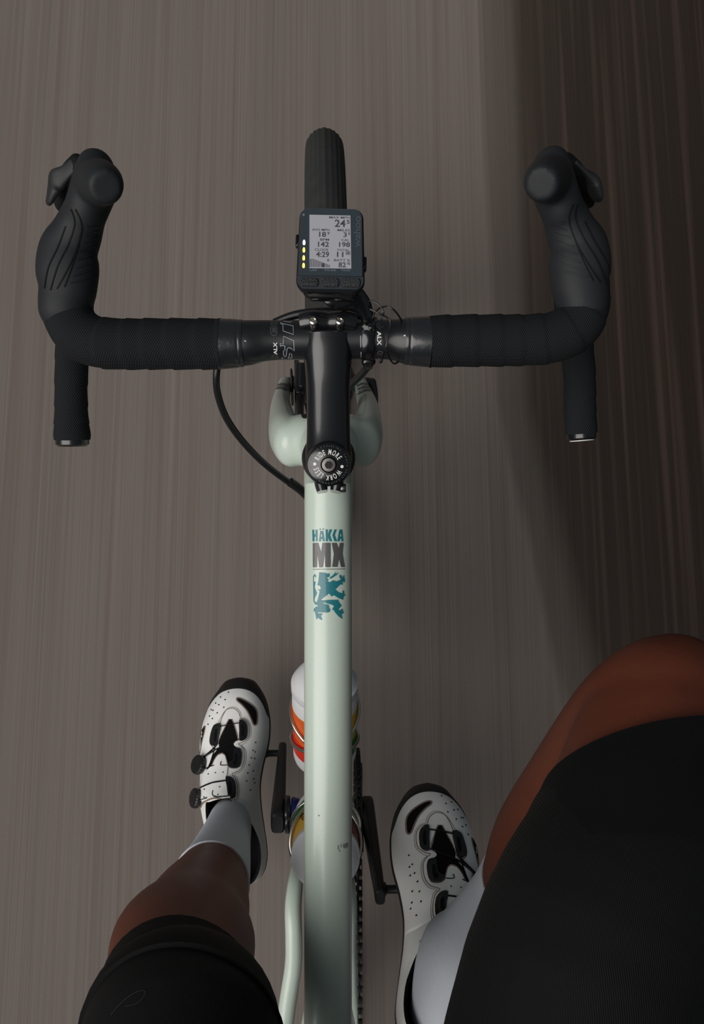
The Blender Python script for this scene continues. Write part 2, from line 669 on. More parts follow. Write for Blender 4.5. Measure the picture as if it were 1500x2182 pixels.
# ---- decals on the top tube
tt_tree = bvh(tt)
FT = frame_px(640, 1100, 9.09, .878, (120, 240))
hk = [
    [(232, 265), (268, 265), (268, 350), (292, 350), (292, 265), (332, 265), (332, 490), (300, 490), (300, 405), (272, 405), (276, 490), (236, 490)],
    [(385, 290), (440, 290), (474, 490), (430, 490), (424, 445), (398, 445), (394, 490), (358, 490)],
    [(488, 262), (530, 262), (530, 360), (560, 262), (612, 262), (572, 370), (610, 490), (560, 490), (532, 400), (534, 490), (490, 490)],
    [(655, 262), (698, 262), (662, 370), (704, 490), (652, 490), (614, 372)],
    [(748, 262), (805, 262), (826, 488), (786, 488), (782, 440), (760, 440), (752, 488), (708, 488)],
]
hk += dots([(383, 258), (442, 256)], 15, 12)
decal('model_lettering', hk, FT, tt_tree, M['teal'], tt, .0003, grid=30)
decal('letter_counter', [[(404, 355), (418, 355), (424, 400), (398, 400)], [(768, 345), (778, 345), (784, 395), (762, 395)]], FT, tt_tree, M['paint'], tt, .0005, grid=30)
mx_ = [
    [(240, 525), (255, 518), (345, 518), (398, 700), (425, 518), (570, 518), (582, 530), (582, 975), (570, 988), (490, 988), (478, 975), (470, 720), (434, 980), (420, 990), (372, 990), (360, 978), (328, 715), (320, 978), (308, 990), (250, 990), (240, 978)],
    [(602, 520), (695, 518), (736, 622), (756, 518), (832, 518), (810, 725), (852, 985), (778, 985), (738, 830), (712, 982), (608, 982), (640, 735)],
]
decal('size_lettering', mx_, FT, tt_tree, M['grey_teal'], tt, .0003, grid=30)
decal('underline', [[(244, 1022), (858, 1016), (858, 1026), (244, 1033)]], FT, tt_tree, M['grey_teal'], tt, .0003, grid=30)
lion = [
    # head, mane, chest, raised fore legs and trunk
    [(362, 1085), (470, 1092), (495, 1110), (560, 1108), (560, 1165), (540, 1178), (498, 1192), (540, 1222), (520, 1258), (560, 1278), (612, 1240), (680, 1245), (640, 1272), (740, 1240), (775, 1215), (742, 1180), (745, 1135), (790, 1145), (800, 1195), (832, 1130), (842, 1195), (855, 1245), (840, 1282), (795, 1262), (815, 1322), (760, 1322), (668, 1415), (730, 1470), (800, 1490), (800, 1440), (830, 1435), (838, 1500), (858, 1522), (820, 1560), (815, 1615), (725, 1580), (640, 1525), (590, 1550), (550, 1490), (430, 1580), (395, 1610), (400, 1622), (560, 1612), (725, 1612), (730, 1650), (785, 1725), (720, 1800), (760, 1815), (775, 1790), (808, 1790), (808, 1835), (832, 1860), (780, 1895), (800, 1985), (720, 1925), (660, 1855), (628, 1800), (610, 1815), (605, 1785), (640, 1730), (600, 1705), (430, 1662), (430, 1682), (540, 1710), (545, 1750), (570, 1800), (560, 1840), (520, 1855), (330, 1850), (330, 1715), (280, 1705), (250, 1640), (243, 1160), (275, 1118), (298, 1145), (298, 1195), (270, 1155), (256, 1180), (256, 1262), (290, 1265), (270, 1375), (318, 1485), (268, 1590), (266, 1640), (300, 1665), (325, 1625), (365, 1465), (365, 1440), (325, 1410), (365, 1420), (392, 1395), (375, 1345), (325, 1328), (345, 1250)],
    # tongue
    [(552, 1192), (620, 1140), (690, 1060), (665, 1115), (740, 1088), (690, 1140), (600, 1200), (580, 1212)],
    # standing hind leg and claw
    [(300, 1740), (330, 1740), (330, 1960), (305, 1992), (275, 1835), (252, 1832), (258, 1780)],
    [(332, 1872), (400, 1868), (428, 1890), (388, 1915), (418, 1998), (370, 1985), (332, 1950)],
]
tag(decal('lion_emblem', lion, FT, tt_tree, M['teal'], tt, .0003, grid=30), 'teal heraldic lion emblem on the top tube')
FS = frame_px(550, 1400, 4.363, .835, (300, 500))
decal('paint_scuff', [[(712, 1705), (722, 1700), (726, 1745), (716, 1742)], [(738, 1690), (745, 1690), (748, 1720), (740, 1722)], [(760, 1695), (785, 1688), (800, 1680), (806, 1690), (803, 1728), (790, 1722), (782, 1735), (762, 1725)], [(724, 1745), (736, 1748), (733, 1760), (725, 1758)], [(543, 1435), (556, 1435), (556, 1446), (545, 1446)]], FS, tt_tree, M['scuff'], tt, .0002, grid=12)['kind'] = 'stuff'

# ---- headset and stem
MB().lathe([(.0215, -.004), (.023, 0), (.023, .003), (.020, .008), (.016, .010)], steer(.893), -SA, n=48).build('headset_cover', M['black'], bike)
MB().lathe([(.0165, 0), (.0175, .001), (.0175, .009), (.0165, .010)], steer(.905), -SA, n=40).build('headset_spacer', M['black'], bike)
ZC = .950
BC = at(699, 725, ZC)                          # bar clamp centre
stem = MB()
sA = steer(.938)
sd_ = (BC - sA).normalized()
def sp_(k, ra, rb, dz=0):
    return (sA + (BC - sA) * k + V((0, 0, dz)), ra, rb)
stem.loft([sp_(-.06, .0180, .0175), sp_(.06, .0188, .0188), sp_(.20, .0178, .0175), sp_(.40, .0176, .0170), sp_(.62, .0178, .0172), sp_(.78, .0190, .0185), sp_(.93, .0203, .0200), sp_(1.02, .0203, .0205)], n=36, p=2.7, sub=5)
stem.lathe([(.0165, -.020), (.0183, -.017), (.0183, .017), (.0172, .020)], sA, -SA, n=40)
ears = MB()
for sx in (-1, 1):
    stem.loft([(at(701 + sx * 3 + sx * 14, 1005, .938), .0058, .018), (at(701 + sx * 3 + sx * 14, 1030, .936), .0054, .017), (at(701 + sx * 3 + sx * 11, 1048, .935), .0045, .015)], n=20, p=3, sub=4, caps='flat')
st_o = stem.build('stem', M['black'], bike)
for z in (.945, .927):
    MB().lathe([(.0030, 0), (.0036, .001), (.0036, .004), (.0030, .005)], at(724, 1040, z), (1, 0, 0), n=14).build('pinch_bolt', M['dsteel'], bike)
fp = MB()
fp.loft([(BC + V((-.0200, .0100, .006)), .0150, .0085), (BC + V((-.012, .0108, .0075)), .0160, .0092), (BC + V((0, .0103, .0062)), .0157, .0087), (BC + V((.012, .0108, .0075)), .0160, .0092), (BC + V((.0200, .0100, .006)), .0150, .0085)], ref=(0, 0, 1), n=24, p=2.8, sub=5, caps='flat')
fpo = fp.build('stem_faceplate', M['black'], bike)
for x in (668, 724):
    p = at(x, 687, .9755)
    MB().lathe([(.0024, -.008), (.0033, -.007), (.0036, .0), (.0033, .0030), (.0022, .0036), (.0018, .0022)], p, (0, .12, 1), n=20).build('faceplate_bolt', M['steel'], bike)
# top cap with lettering
cap = MB()
ca = -SA
CP = steer(.9585)
cap.lathe([(.0172, -.004), (.0176, -.001), (.0172, .0012), (.0158, .0022), (.011, .0036), (.0064, .0040), (.0060, .0024), (.0004, .0024)], CP, ca, n=56)
capo = cap.build('top_cap', M['shell'], bike)
cb = MB().lathe([(.0060, .0020), (.0060, .0036), (.0053, .0046), (.0030, .0048), (.0026, .0030), (.0002, .0030)], CP, ca, n=32)
cbo = cb.build('cap_bolt', M['dsteel'], capo)
MB().lathe([(.0026, .0030), (.0026, .00505), (.0002, .00505)], CP, ca, n=6).build('hex_socket', M['dark'], capo)
ct = bvh(capo)
cx_ = V((1, 0, 0))
cy_ = ca.cross(cx_)
FC = Frame(CP, cx_ * .001, cy_ * .001, ca)     # millimetres on the cap


def arc_text(s, r_, size, a0, a1, bold, wide=1.0, flip=False):
    """letters spread on a circle from angle a0 to a1 (degrees, clock sense from the top)"""
    items = []
    adv = []
    for ch in s:
        if ch == ' ':
            adv.append((None, .28 * size))
            continue
        b, lo, hi = text2(ch, size, bold, wide)
        adv.append(((b, lo, hi), hi - lo))
    gap = .16 * size
    tot = sum(q for _, q in adv) + gap * (len(adv) - 1)
    x = 0
    for it, wd in adv:
        if it:
            b, lo, hi = it
            a = R(a0 + (a1 - a0) * (x + wd / 2) / tot)
            for v in b.verts:
                px, py = v.co.x - (lo + hi) / 2, v.co.y
                v.co = V((math.sin(a) * (r_ + py) + math.cos(a) * px, math.cos(a) * (r_ + py) - math.sin(a) * px, 0))
            items.append(b)
        x += wd + gap
    return items


arc = arc_text('RIDE MORE', 8.2, 4.1, -66, 62, .014, .55) + arc_text('WORK LESS', 8.2, 4.1, 116, 256, .014, .55)
decal('cap_slogan', join_bm(arc), FC, ct, M['white_ink'], capo, .0002, grid=2)
arc = arc_text('EST 1981 \u00b7 IBIS CYCLES INC \u00b7 SANTA CRUZ CALIFORNIA', 14.1, 1.35, -104, 214, .0, 1.0)
decal('cap_small_print', join_bm(arc), FC, ct, M['grey_ink'], capo, .0002, grid=2)
decal('cap_dot', dots([(-10.9, .6), (10.6, -1.4)], 1.25, 14), FC, ct, M['white_ink'], capo, .0002)

# ---- handlebar
BAR = [(470, 733, 46), (522, 731, 48), (560, 726.5, 44), (600, 725, 42), (650, 725, 42), (700, 725, 42), (760, 723, 42), (830, 723.5, 42.5), (872, 727, 49), (915, 728, 47)]
bar = MB().loft([(at(x, y, ZC), r_ / ppm(at(x, y, ZC)), r_ / ppm(at(x, y, ZC))) for x, y, r_ in BAR], ref=(0, 1, 0), n=40, sub=6).build('handlebar', M['bar'], bike)
LT = [(470, 733, 55), (400, 733, 55), (330, 733, 55), (255, 733, 55), (205, 728, 55), (168, 710, 55), (149, 680, 54), (141, 645, 53), (141, 600, 50), (143, 560, 44)]
RT = [(915, 728, 56), (990, 726, 56), (1060, 725.5, 56), (1135, 724, 55), (1185, 717, 55), (1224, 697, 54), (1243, 665, 53), (1248, 630, 52), (1247, 590, 49), (1244, 550, 44)]
DL = [V((-.2265, .403, .925)), V((-.2265, .410, .897)), V((-.229, .400, .868)), V((-.2345, .360, .850))]
for side, TR in ((-1, LT), (1, RT)):
    st = []
    for i, (x, y, r_) in enumerate(TR):
        z = ZC if i < 8 else ZC - .002
        p = at(x, y, z)
        st.append((p, r_ / ppm(p) * .985, r_ / ppm(p) * .985))
    mb = MB()
    S = [(list(p) + [a]) for p, a, _ in st]
    for i, p in enumerate(DL):
        q = p.copy()
        if side == 1:
            q.x = -q.x - .005
            q.y += .007
        S.append(list(q) + [.0165])
    if side == -1:
        S += [list(at(152, 800, .845)) + [.0150], list(at(152, 880, .835)) + [.0152], list(at(153.5, 922, .829)) + [.0168], list(at(154, 937, .827)) + [.0162]]
    else:
        S += [list(at(1234, 790, .845)) + [.0150], list(at(1236, 870, .835)) + [.0150], list(at(1238, 908, .829)) + [.0149], list(at(1239, 924, .827)) + [.0144]]
    Q = catmull(S, 12)
    # overlapping wraps: radius steps along the winding
    n = 40
    rg = []
    sdv = V((0, 1, 0))
    L_ = 0
    for i, q in enumerate(Q):
        c = V(q[:3])
        t = (V(Q[min(i + 1, len(Q) - 1)][:3]) - V(Q[max(i - 1, 0)][:3])).normalized()
        sdv = (sdv - t * sdv.dot(t)).normalized()
        up = t.cross(sdv)
        if i:
            L_ += (c - V(Q[i - 1][:3])).length
        ring = []
        for k in range(n):
            ph = (L_ / .0195 + .16 * math.sin(2 * math.pi * k / n) + .12 * math.sin(L_ * 90)) % 1
            g = q[3] * (1 + .045 * (ph - .5))
            ring.append(c + (sdv * math.cos(2 * math.pi * k / n) + up * math.sin(2 * math.pi * k / n)) * g)
        rg.append(ring)
    tape = MB().rings(rg, True)
    to = tape.build('bar_tape', M['tape'], bike, angle=60)
    # woven diamonds: procedural relief in the tape's own coordinates
    if side == -1:
        nt = M['tape'].node_tree
        tcn = nt.nodes.new('ShaderNodeTexCoord')
        hs = []
        for ang in (R(32), R(-32)):
            mp = nt.nodes.new('ShaderNodeMapping')
            mp.inputs['Rotation'].default_value = (0, 0, ang)
            nt.links.new(tcn.outputs['Object'], mp.inputs[0])
            wv = nt.nodes.new('ShaderNodeTexWave')
            wv.inputs['Scale'].default_value = 190
            nt.links.new(mp.outputs[0], wv.inputs['Vector'])
            hs.append(wv.outputs['Fac'])
        ml = nt.nodes.new('ShaderNodeMath')
        ml.operation = 'MULTIPLY'
        nt.links.new(hs[0], ml.inputs[0])
        nt.links.new(hs[1], ml.inputs[1])
        bp = nt.nodes.new('ShaderNodeBump')
        bp.inputs['Strength'].default_value = .7
        bp.inputs['Distance'].default_value = .0012
        nt.links.new(ml.outputs[0], bp.inputs['Height'])
        nt.links.new(bp.outputs[0], nt.nodes['Principled BSDF'].inputs['Normal'])
    # end plug
    a, b = V(Q[-1][:3]), V(Q[-6][:3])
    ax = (a - b).normalized()
    rr = Q[-1][3]
    MB().lathe([(rr * .95, -.002), (rr * .95, .004), (rr * .8, .006), (rr * .62, .006), (rr * .5, .003), (.0005, .003)], a, ax, n=32).build('end_plug', M['black'], bike)
    if side == 1:
        MB().lathe([(rr * .80, .0055), (rr * .78, .0068), (rr * .5, .0068), (rr * .5, .004)], a, ax, n=32, caps=False).build('plug_print', M['white_ink'], bike)
    # glossy finishing tape
    x0 = 468 if side == -1 else 912
    dx = 1 if side == -1 else -1
    vt = []
    for q, r_ in ((-4, 54), (8, 53.5), (24, 52.5), (36, 51.5), (40, 50.5), (44, 50.8), (50, 50)):
        p = at(x0 + dx * q, (733 if side == -1 else 728) - .03 * q, ZC)
        vt.append((p, r_ / ppm(p), r_ / ppm(p)))
    MB().loft(vt, ref=(0, 1, 0), n=36, sub=3).build('finishing_tape', M['vinyl'], bike)

# lettering on the bare bar
bt = bvh(bar)
FB = frame_px(560, 660, 10.714, ZC + .012, (140, 140))
lines = [
    ([(470, 610), (700, 710), (708, 940), (650, 885), (580, 865), (550, 890), (525, 1060), (490, 1070), (468, 1040), (465, 940), (500, 930), (500, 830), (460, 815), (420, 815), (400, 845), (395, 765), (465, 785)], True),
    ([(460, 345), (410, 330), (400, 300), (440, 320), (690, 375), (695, 570), (460, 490)], True),
    ([(475, 255), (490, 275), (640, 290), (655, 255)], False),
    ([(575, 1120), (610, 990), (655, 1020), (660, 1095), (620, 1095), (630, 1125)], False),
    ([(430, 1130), (425, 1100), (460, 1105)], False)]
pl = []
for P, cl in lines:
    pl += ribbon(P, 15, cl)
decal('bar_logo_outline', pl, FB, bt, M['line_ink'], bar, .0002, grid=60)
e_c = ribbon(smooth2([(180, 390), (180, 500), (200, 560), (250, 597), (300, 570), (322, 520), (322, 400)]), 9) + ribbon([(215, 400), (222, 515), (242, 525), (248, 415)], 8) + ribbon([(262, 415), (270, 530), (288, 530), (288, 400)], 8)
e_c += ribbon(smooth2([(188, 280), (198, 350), (250, 388), (310, 362), (326, 285)]), 9) + ribbon(smooth2([(225, 290), (235, 330), (262, 340), (285, 320), (292, 290)]), 8)
e_c += ribbon(smooth2([(200, 1100), (210, 1050), (265, 1030), (320, 1050), (330, 1110)]), 10) + ribbon(smooth2([(235, 1100), (245, 1078), (268, 1072), (292, 1080), (300, 1105)]), 8)
decal('bar_small_outline', e_c, FB, bt, M['grey_ink'], bar, .0002, grid=60)
decal('bar_lettering', text_box('ALX', 240, 745, 325, 1025, .02, -90), FB, bt, M['white_ink'], bar, .0002, grid=50)
FB2 = frame_px(720, 630, 7.143, ZC + .012, (210, 170))
decal('bar_lettering', text_box('ALX', 592, 545, 655, 755, .02, 90), FB2, bt, M['white_ink'], bar, .0002, grid=40)
pl = ribbon(smooth2([(685, 470), (640, 505), (595, 480), (590, 445), (620, 430)]), 7) + ribbon(smooth2([(660, 440), (635, 470), (615, 455)]), 6) + ribbon(smooth2([(590, 900), (605, 855), (640, 845), (670, 865), (680, 915)]), 7) + ribbon([(615, 900), (622, 880), (650, 880), (655, 905)], 6) + ribbon([(590, 385), (600, 375), (645, 375), (650, 385)], 6)
decal('bar_small_outline', pl, FB2, bt, M['grey_ink'], bar, .0002, grid=40)
decal('bar_logo_outline', ribbon([(343, 610), (343, 785)], 12) + ribbon([(345, 855), (345, 945)], 12), FB2, bt, M['line_ink'], bar, .0002, grid=40)
decal('bar_mark', [[(984, 612), (1016, 594), (1018, 624)]], FB2, bt, M['white_ink'], bar, .0002)
decal('bar_mark', [[(-405, 695), (-405, 730), (-365, 728)]], FB, bt, M['white_ink'], bar, .0002)

# ---- hoods and levers
LHOOD = [(138, 655, .9525, 55.5, .0216), (141, 634, .954, 58, .0220), (145, 612, .956, 61, .0225), (144, 576, .958, 66.5, .0235), (146, 535, .960, 62, .0235), (162, 500, .965, 54.5, .0230), (176, 464, .972, 48, .0235), (188, 436, .980, 47, .0245), (200, 402, .984, 46, .0250), (206, 372, .980, 42, .0240)]
HORN = [(203, 388, .975, 44, .0165), (209, 388, 1.000, 48, .0175), (217, 391, 1.023, 46, .0165), (222, 394.5, 1.037, 41, .0155), (226, 398, 1.0435, 34, .013)]


def mirror_px(x, y, side):
    return (x, y) if side == -1 else (1379 - x + (646 - y) * .0, y - 9 + (646 - y) * .012)


for side in (-1, 1):
    mb = MB()
    st = []
    for x, y, z, r_, rb in LHOOD:
        p = at(*mirror_px(x, y, side), z)
        st.append((p, r_ / ppm(p), rb))
    mb.loft(st, ref=(1, 0, 0), n=28, sub=5, p=2.15, caps='round')
    st = []
    for x, y, z, r_, rb in HORN:
        p = at(*mirror_px(x, y, side), z)
        st.append((p, r_ / ppm(p), r_ / ppm(p) * 1.03))
    mb.loft(st, ref=(1, 0, 0), n=28, sub=5, caps='flat')
    hood = fuse('brake_hood', mb, M['hood'], bike, .0024, 5)
    ht = bvh(hood)
    FH = frame_px(50, 300, 3.209, .972, (220, 360))
    ribs = [[(322, 470), (345, 560), (300, 700), (230, 840), (180, 1000)], [(350, 470), (390, 580), (350, 740), (285, 880), (222, 992)], [(392, 600), (350, 760), (310, 880), (272, 978)], [(285, 580), (230, 720), (168, 850), (140, 990)]]
    short = [[(425, 582), (508, 585)], [(412, 640), (508, 612)], [(396, 690), (500, 657)], [(376, 745), (492, 715)], [(360, 800), (480, 765)], [(345, 855), (482, 815)], [(328, 906), (484, 860)], [(310, 952), (484, 907)]]
    if side == 1:
        fm = lambda q: tuple((c - o) * 3.209 for c, o in zip(mirror_px(50 + q[0] / 3.209, 300 + q[1] / 3.209, 1), (50, 300)))
        ribs = [[fm(q) for q in P] for P in ribs]
        short = [[fm(q) for q in P] for P in short]
        FH = Frame(FH.O, FH.U, FH.V, CAM - at(1230, 520, .972))
    pl = []
    for P in ribs:
        pl += ribbon(smooth2(P, 5), 8)
    tag(decal('grip_ribs', pl, FH, ht, M['groove'], hood, .0001, .0006, grid=60), kind='stuff')
    pl = []
    for P in short:
        pl += ribbon(P, 10)
    tag(decal('grip_bars', pl, FH, ht, M['hood'], hood, .0001, .0009, grid=60), kind='stuff')
    # lever blade hangs forward of and below the hood, shift paddle outside it
    def q(x, y, z):
        return at(*mirror_px(x, y, side), z)
    lv = MB().loft([(q(168, 352, .975), .007, .010), (q(150, 372, .965), .007, .010), (q(138, 400, .945), .0065, .0105), (q(128, 424, .915), .006, .010), (q(130, 430, .880), .0055, .009), (q(138, 440, .845), .005, .008)], ref=(1, .3, 0), n=18, p=2.8, sub=5, caps='round')
    lvo = lv.build('brake_lever', M['groove'], bike)
    MB().loft([(q(157, 352, .978), .0026, .006), (q(137, 370, .972), .0028, .0068), (q(121, 385, .965), .0050, .010), (q(115, 402, .960), .0048, .0115), (q(106, 426, .955), .0030, .009), (q(104, 431, .954), .0026, .006)], ref=(1, .5, 0), n=18, p=2.6, sub=5, caps='round').build('shift_paddle', M['lever'], lvo)

# ---- fork
fk = MB()
for sx, L3 in ((-1, [(622, 945, .712, .020, .026), (607, 925, .685, .0175, .026), (600, 890, .610, .0142, .0235), (599, 865, .530, .0120, .020), (603, 838, .430, .0100, .016), (607, 822, .352, .0095, .014)]),
               (1, [(772, 945, .712, .020, .026), (782, 925, .685, .0175, .026), (785, 890, .610, .0142, .0235), (782, 865, .530, .0120, .020), (774, 838, .430, .0100, .016), (769, 822, .352, .0095, .014)])):
    fk.loft([(at(x, y, z), a, b) for x, y, z, a, b in L3], ref=(1, 0, 0), n=24, sub=6, caps='round')
c0 = steer(.715) + V((-.001, 0, 0))
fk.loft([(at(632, 938, .706), .0265, .024), (at(660, 938, .716), .0285, .028), (c0, .029, .031), (at(730, 938, .716), .0285, .028), (at(756, 938, .706), .0265, .024)], ref=(0, 1, 0), n=24, sub=5, caps='round')
fk.loft([(steer(.70), .030, .030), (steer(.75), .0275, .0275)], n=28, sub=3)
fork = fuse('fork', fk, M['paint'], bike, .0028, 6)
ft = bvh(fork)
for sx in (-1, 1):
    x0, x1 = (590, 622) if sx == -1 else (754, 790)
    FK = frame_px(560, 760, 5.357, .40, (280, 160))
    if sx == -1:
        bands = [[(180, 318), (250, 308), (330, 330), (330, 352), (250, 332), (172, 345)], [(165, 358), (250, 345), (335, 368), (335, 405), (250, 372), (150, 385)]]
    else:
        bands = [[(1050, 330), (1110, 306), (1180, 308), (1196, 332), (1110, 328), (1050, 360)], [(1050, 372), (1120, 342), (1200, 344), (1215, 368), (1120, 364), (1050, 400)], [(1050, 412), (1120, 376), (1215, 376), (1225, 394), (1120, 400), (1050, 440)]]
    for bnd in bands:
        decal('fork_stripe', [bnd], FK, ft, M['stripe'], fork, .0005, grid=15, reach=.5)
pt = MB()
FP = frame_px(560, 760, 5.357, .74, (280, 160))
decal('hose_port', [smooth2([(430, 665), (445, 640), (480, 632), (500, 650), (505, 690), (480, 710), (445, 700)], 4, True)], FP, ft, M['dark'], fork, .0006, grid=20)

# ---- front wheel
def wheel(c, rot, rot_parent, name):
    ax = (Matrix.Rotation(rot, 3, 'Z') @ V((1, 0, 0))).normalized()
    rt = .0250
    R0 = .3425 - rt
    prof = []
    for k in range(72):
        a = 2 * math.pi * k / 72
        d = 0
        deg = math.degrees(a if a <= math.pi else a - 2 * math.pi)
        for g, wd, dp in ((0, 7, -.0005), (9, 3, .0010), (-9, 3, .0010), (24, 4, .0012), (-24, 4, .0012), (40, 4, .0013), (-40, 4, .0013), (56, 5, .001), (-56, 5, .001)):
            d += dp * max(0, 1 - abs(deg - g) / wd)
        prof.append((R0 + (rt - d) * math.cos(a), (rt - d) * math.sin(a)))
    prof.append(prof[0])
    tire = MB().lathe(prof, c, ax, n=128, caps=False)
    wo = tire.build(name, M['tire'], bike, angle=70)
    rim = MB().lathe([(.3005, -.013), (.303, -.011), (.303, .011), (.3005, .013), (.284, .010), (.278, .004), (.278, -.004), (.284, -.010), (.3005, -.013)], c, ax, n=96, caps=False)
    rim.build('rim', M['rim'], wo)
    MB().lathe([(.010, -.049), (.010, -.042), (.027, -.036), (.027, -.030), (.014, -.026), (.014, .026), (.024, .030), (.024, .036), (.010, .042), (.010, .049)], c, ax, n=28).build('hub', M['black'], wo)
    sp_b = MB()
    a0 = V((0, 0, 1))
    b0 = ax.cross(a0)
    for k in range(24):
        th = 2 * math.pi * k / 24
        t2 = th + (.35 if k % 4 < 2 else -.35)
        sgn = 1 if k % 2 else -1
        p0 = c + (a0 * math.cos(t2) + b0 * math.sin(t2)) * .024 + ax * sgn * .033
        p1 = c + (a0 * math.cos(th) + b0 * math.sin(th)) * .280 + ax * sgn * .003
        sp_b.tube([p0, p1], .001, n=6)
    tag(sp_b.build('spokes', M['rim'], wo), kind='stuff')
    return wo


wheel(FAX, R(.75), bike, 'front_wheel')
wheel(RAX, 0, bike, 'rear_wheel')
# disc rotor and caliper on the left of the fork
rc = FAX + V((-.0435, 0, 0))
ro = MB().lathe([(.080, -.0010), (.080, .0010), (.064, .0010), (.064, -.0010), (.080, -.0010)], rc, (1, 0, 0), n=64, caps=False)
for k in range(6):
    th = k * math.pi / 3 + .2
    ro.box(rc + V((0, math.cos(th), math.sin(th))) * .045, .0010, .022, .004, Y=V((0, math.cos(th), math.sin(th))), Z=V((0, -math.sin(th), math.cos(th))), r=.1)
ro.lathe([(.026, -.0012), (.026, .0012), (.016, .0012), (.016, -.0012), (.026, -.0012)], rc, (1, 0, 0), n=32, caps=False)
ro.build('front_disc_rotor', M['rotor'], bike)
cal = MB()
pc = at(638.5, 838, .44)
cal.box(pc, .0055, .026, .036, Y=(0, .93, -.30), Z=(0, .30, .93), r=.3)
cal.box(pc + V((.004, .006, .02)), .004, .020, .022, Y=(0, .93, -.30), Z=(0, .30, .93), r=.3)
cal.build('brake_caliper', M['black'], bike)
MB().loft([(at(621, 800, .40), .002, .014), (at(623, 850, .42), .002, .014)], n=12, p=3, sub=3).build('caliper_bracket', M['dsteel'], bike)
ax0 = FAX
MB().lathe([(.006, -.062), (.0075, -.060), (.0075, .060), (.006, .062)], ax0, (1, 0, 0), n=18).build('through_axle', M['black'], bike)
MB().loft([(FAX + V((.064, 0, 0)), .007, .007), (FAX + V((.068, -.02, .010)), .0045, .007), (FAX + V((.068, -.038, .018)), .004, .006)], n=14, sub=4, caps='round').build('axle_lever', M['black'], bike)

# ---- hoses and wires
def hose(name, pts, r_, m='hose'):
    return MB().tube([at(*p) for p in pts], r_, n=12, sub=8).build(name, M[m], bike)


hose('brake_hose', [(466, 770, .925), (461, 800, .92), (464, 840, .905), (482, 890, .885), (515, 938, .862), (560, 985, .838), (610, 1024, .812), (640, 1042, .80), (660, 1062, .785)], .0031)
hose('hose_boot', [(618, 1027, .809), (640, 1043, .799), (660, 1062, .785)], .0045)
hose('brake_hose', [(585, 688, .945), (630, 671, .950), (690, 664, .952), (750, 667, .950), (800, 686, .945)], .0036)
hose('brake_hose', [(792, 770, .90), (768, 800, .85), (745, 822, .81), (722, 845, .775), (706, 880, .755), (702, 930, .745)], .0036)
def wire(pts, z=.978):
    z0 = z
    return MB().tube([at(720 + x / 7.143, 630 + y / 7.143, z0 + dz) for x, y, dz in pts], .00075, n=6, sub=6).build('thin_wire', M['hose'], bike)
wire([(300, 100, .0), (480, 80, 0), (580, 110, 0), (650, 170, 0), (690, 240, 0), (690, 290, -.002), (665, 345, -.004), (655, 500, -.004), (690, 650, -.004), (740, 850, -.008), (800, 980, -.018), (860, 1035, -.022), (920, 1005, -.026)])
wire([(490, 205, 0), (620, 270, 0), (770, 350, -.003), (795, 450, -.004), (760, 650, -.004), (730, 780, -.006), (695, 880, -.012), (665, 1005, -.022), (640, 1015, -.024), (626, 960, -.024)])
wire([(530, 345, -.002), (560, 260, 0), (640, 190, 0), (740, 165, 0), (830, 200, 0), (900, 270, -.004), (955, 355, -.012), (970, 380, -.016)])

# ---- computer mount (clamped to the bar)
mc = at(783, 724, ZC)
rb = 42 / ppm(mc)
mnt = MB().lathe([(rb, -.0052), (rb + .0022, -.0052), (rb + .0030, -.0040), (rb + .0030, .0040), (rb + .0022, .0052), (rb, .0052), (rb, -.0052)], mc, (1, -.012, 0), n=48, caps=False)
mnt.box(at(783, 768, .945), .0050, .006, .008, r=.25)
mo = mnt.build('computer_mount', M['shell'], bike)
MB().loft([(at(783, 694, .958), .0055, .0060), (at(782, 672, .966), .0055, .0050), (at(770, 648, .974), .0080, .0042), (at(745, 632, .979), .013, .0036), (at(712, 615, .981), .014, .0036), (at(705, 585, .981), .014, .0036)], n=20, p=3, sub=6, caps='round').build('mount_arm', M['shell'], mo)
mtree = bvh(mo)
decal('mount_mark', [[(402, 442), (440, 470), (500, 442), (548, 430), (548, 455), (520, 468), (548, 530), (405, 525), (362, 600), (350, 585), (372, 470)]], FB2, mtree, M['scuff'], mo, .0002, grid=40)
MB().lathe([(.0022, 0), (.0026, .001), (.0026, .003), (.002, .0036)], at(791, 699, .969), (0, .2, 1), n=14).build('clamp_screw', M['black'], mo)

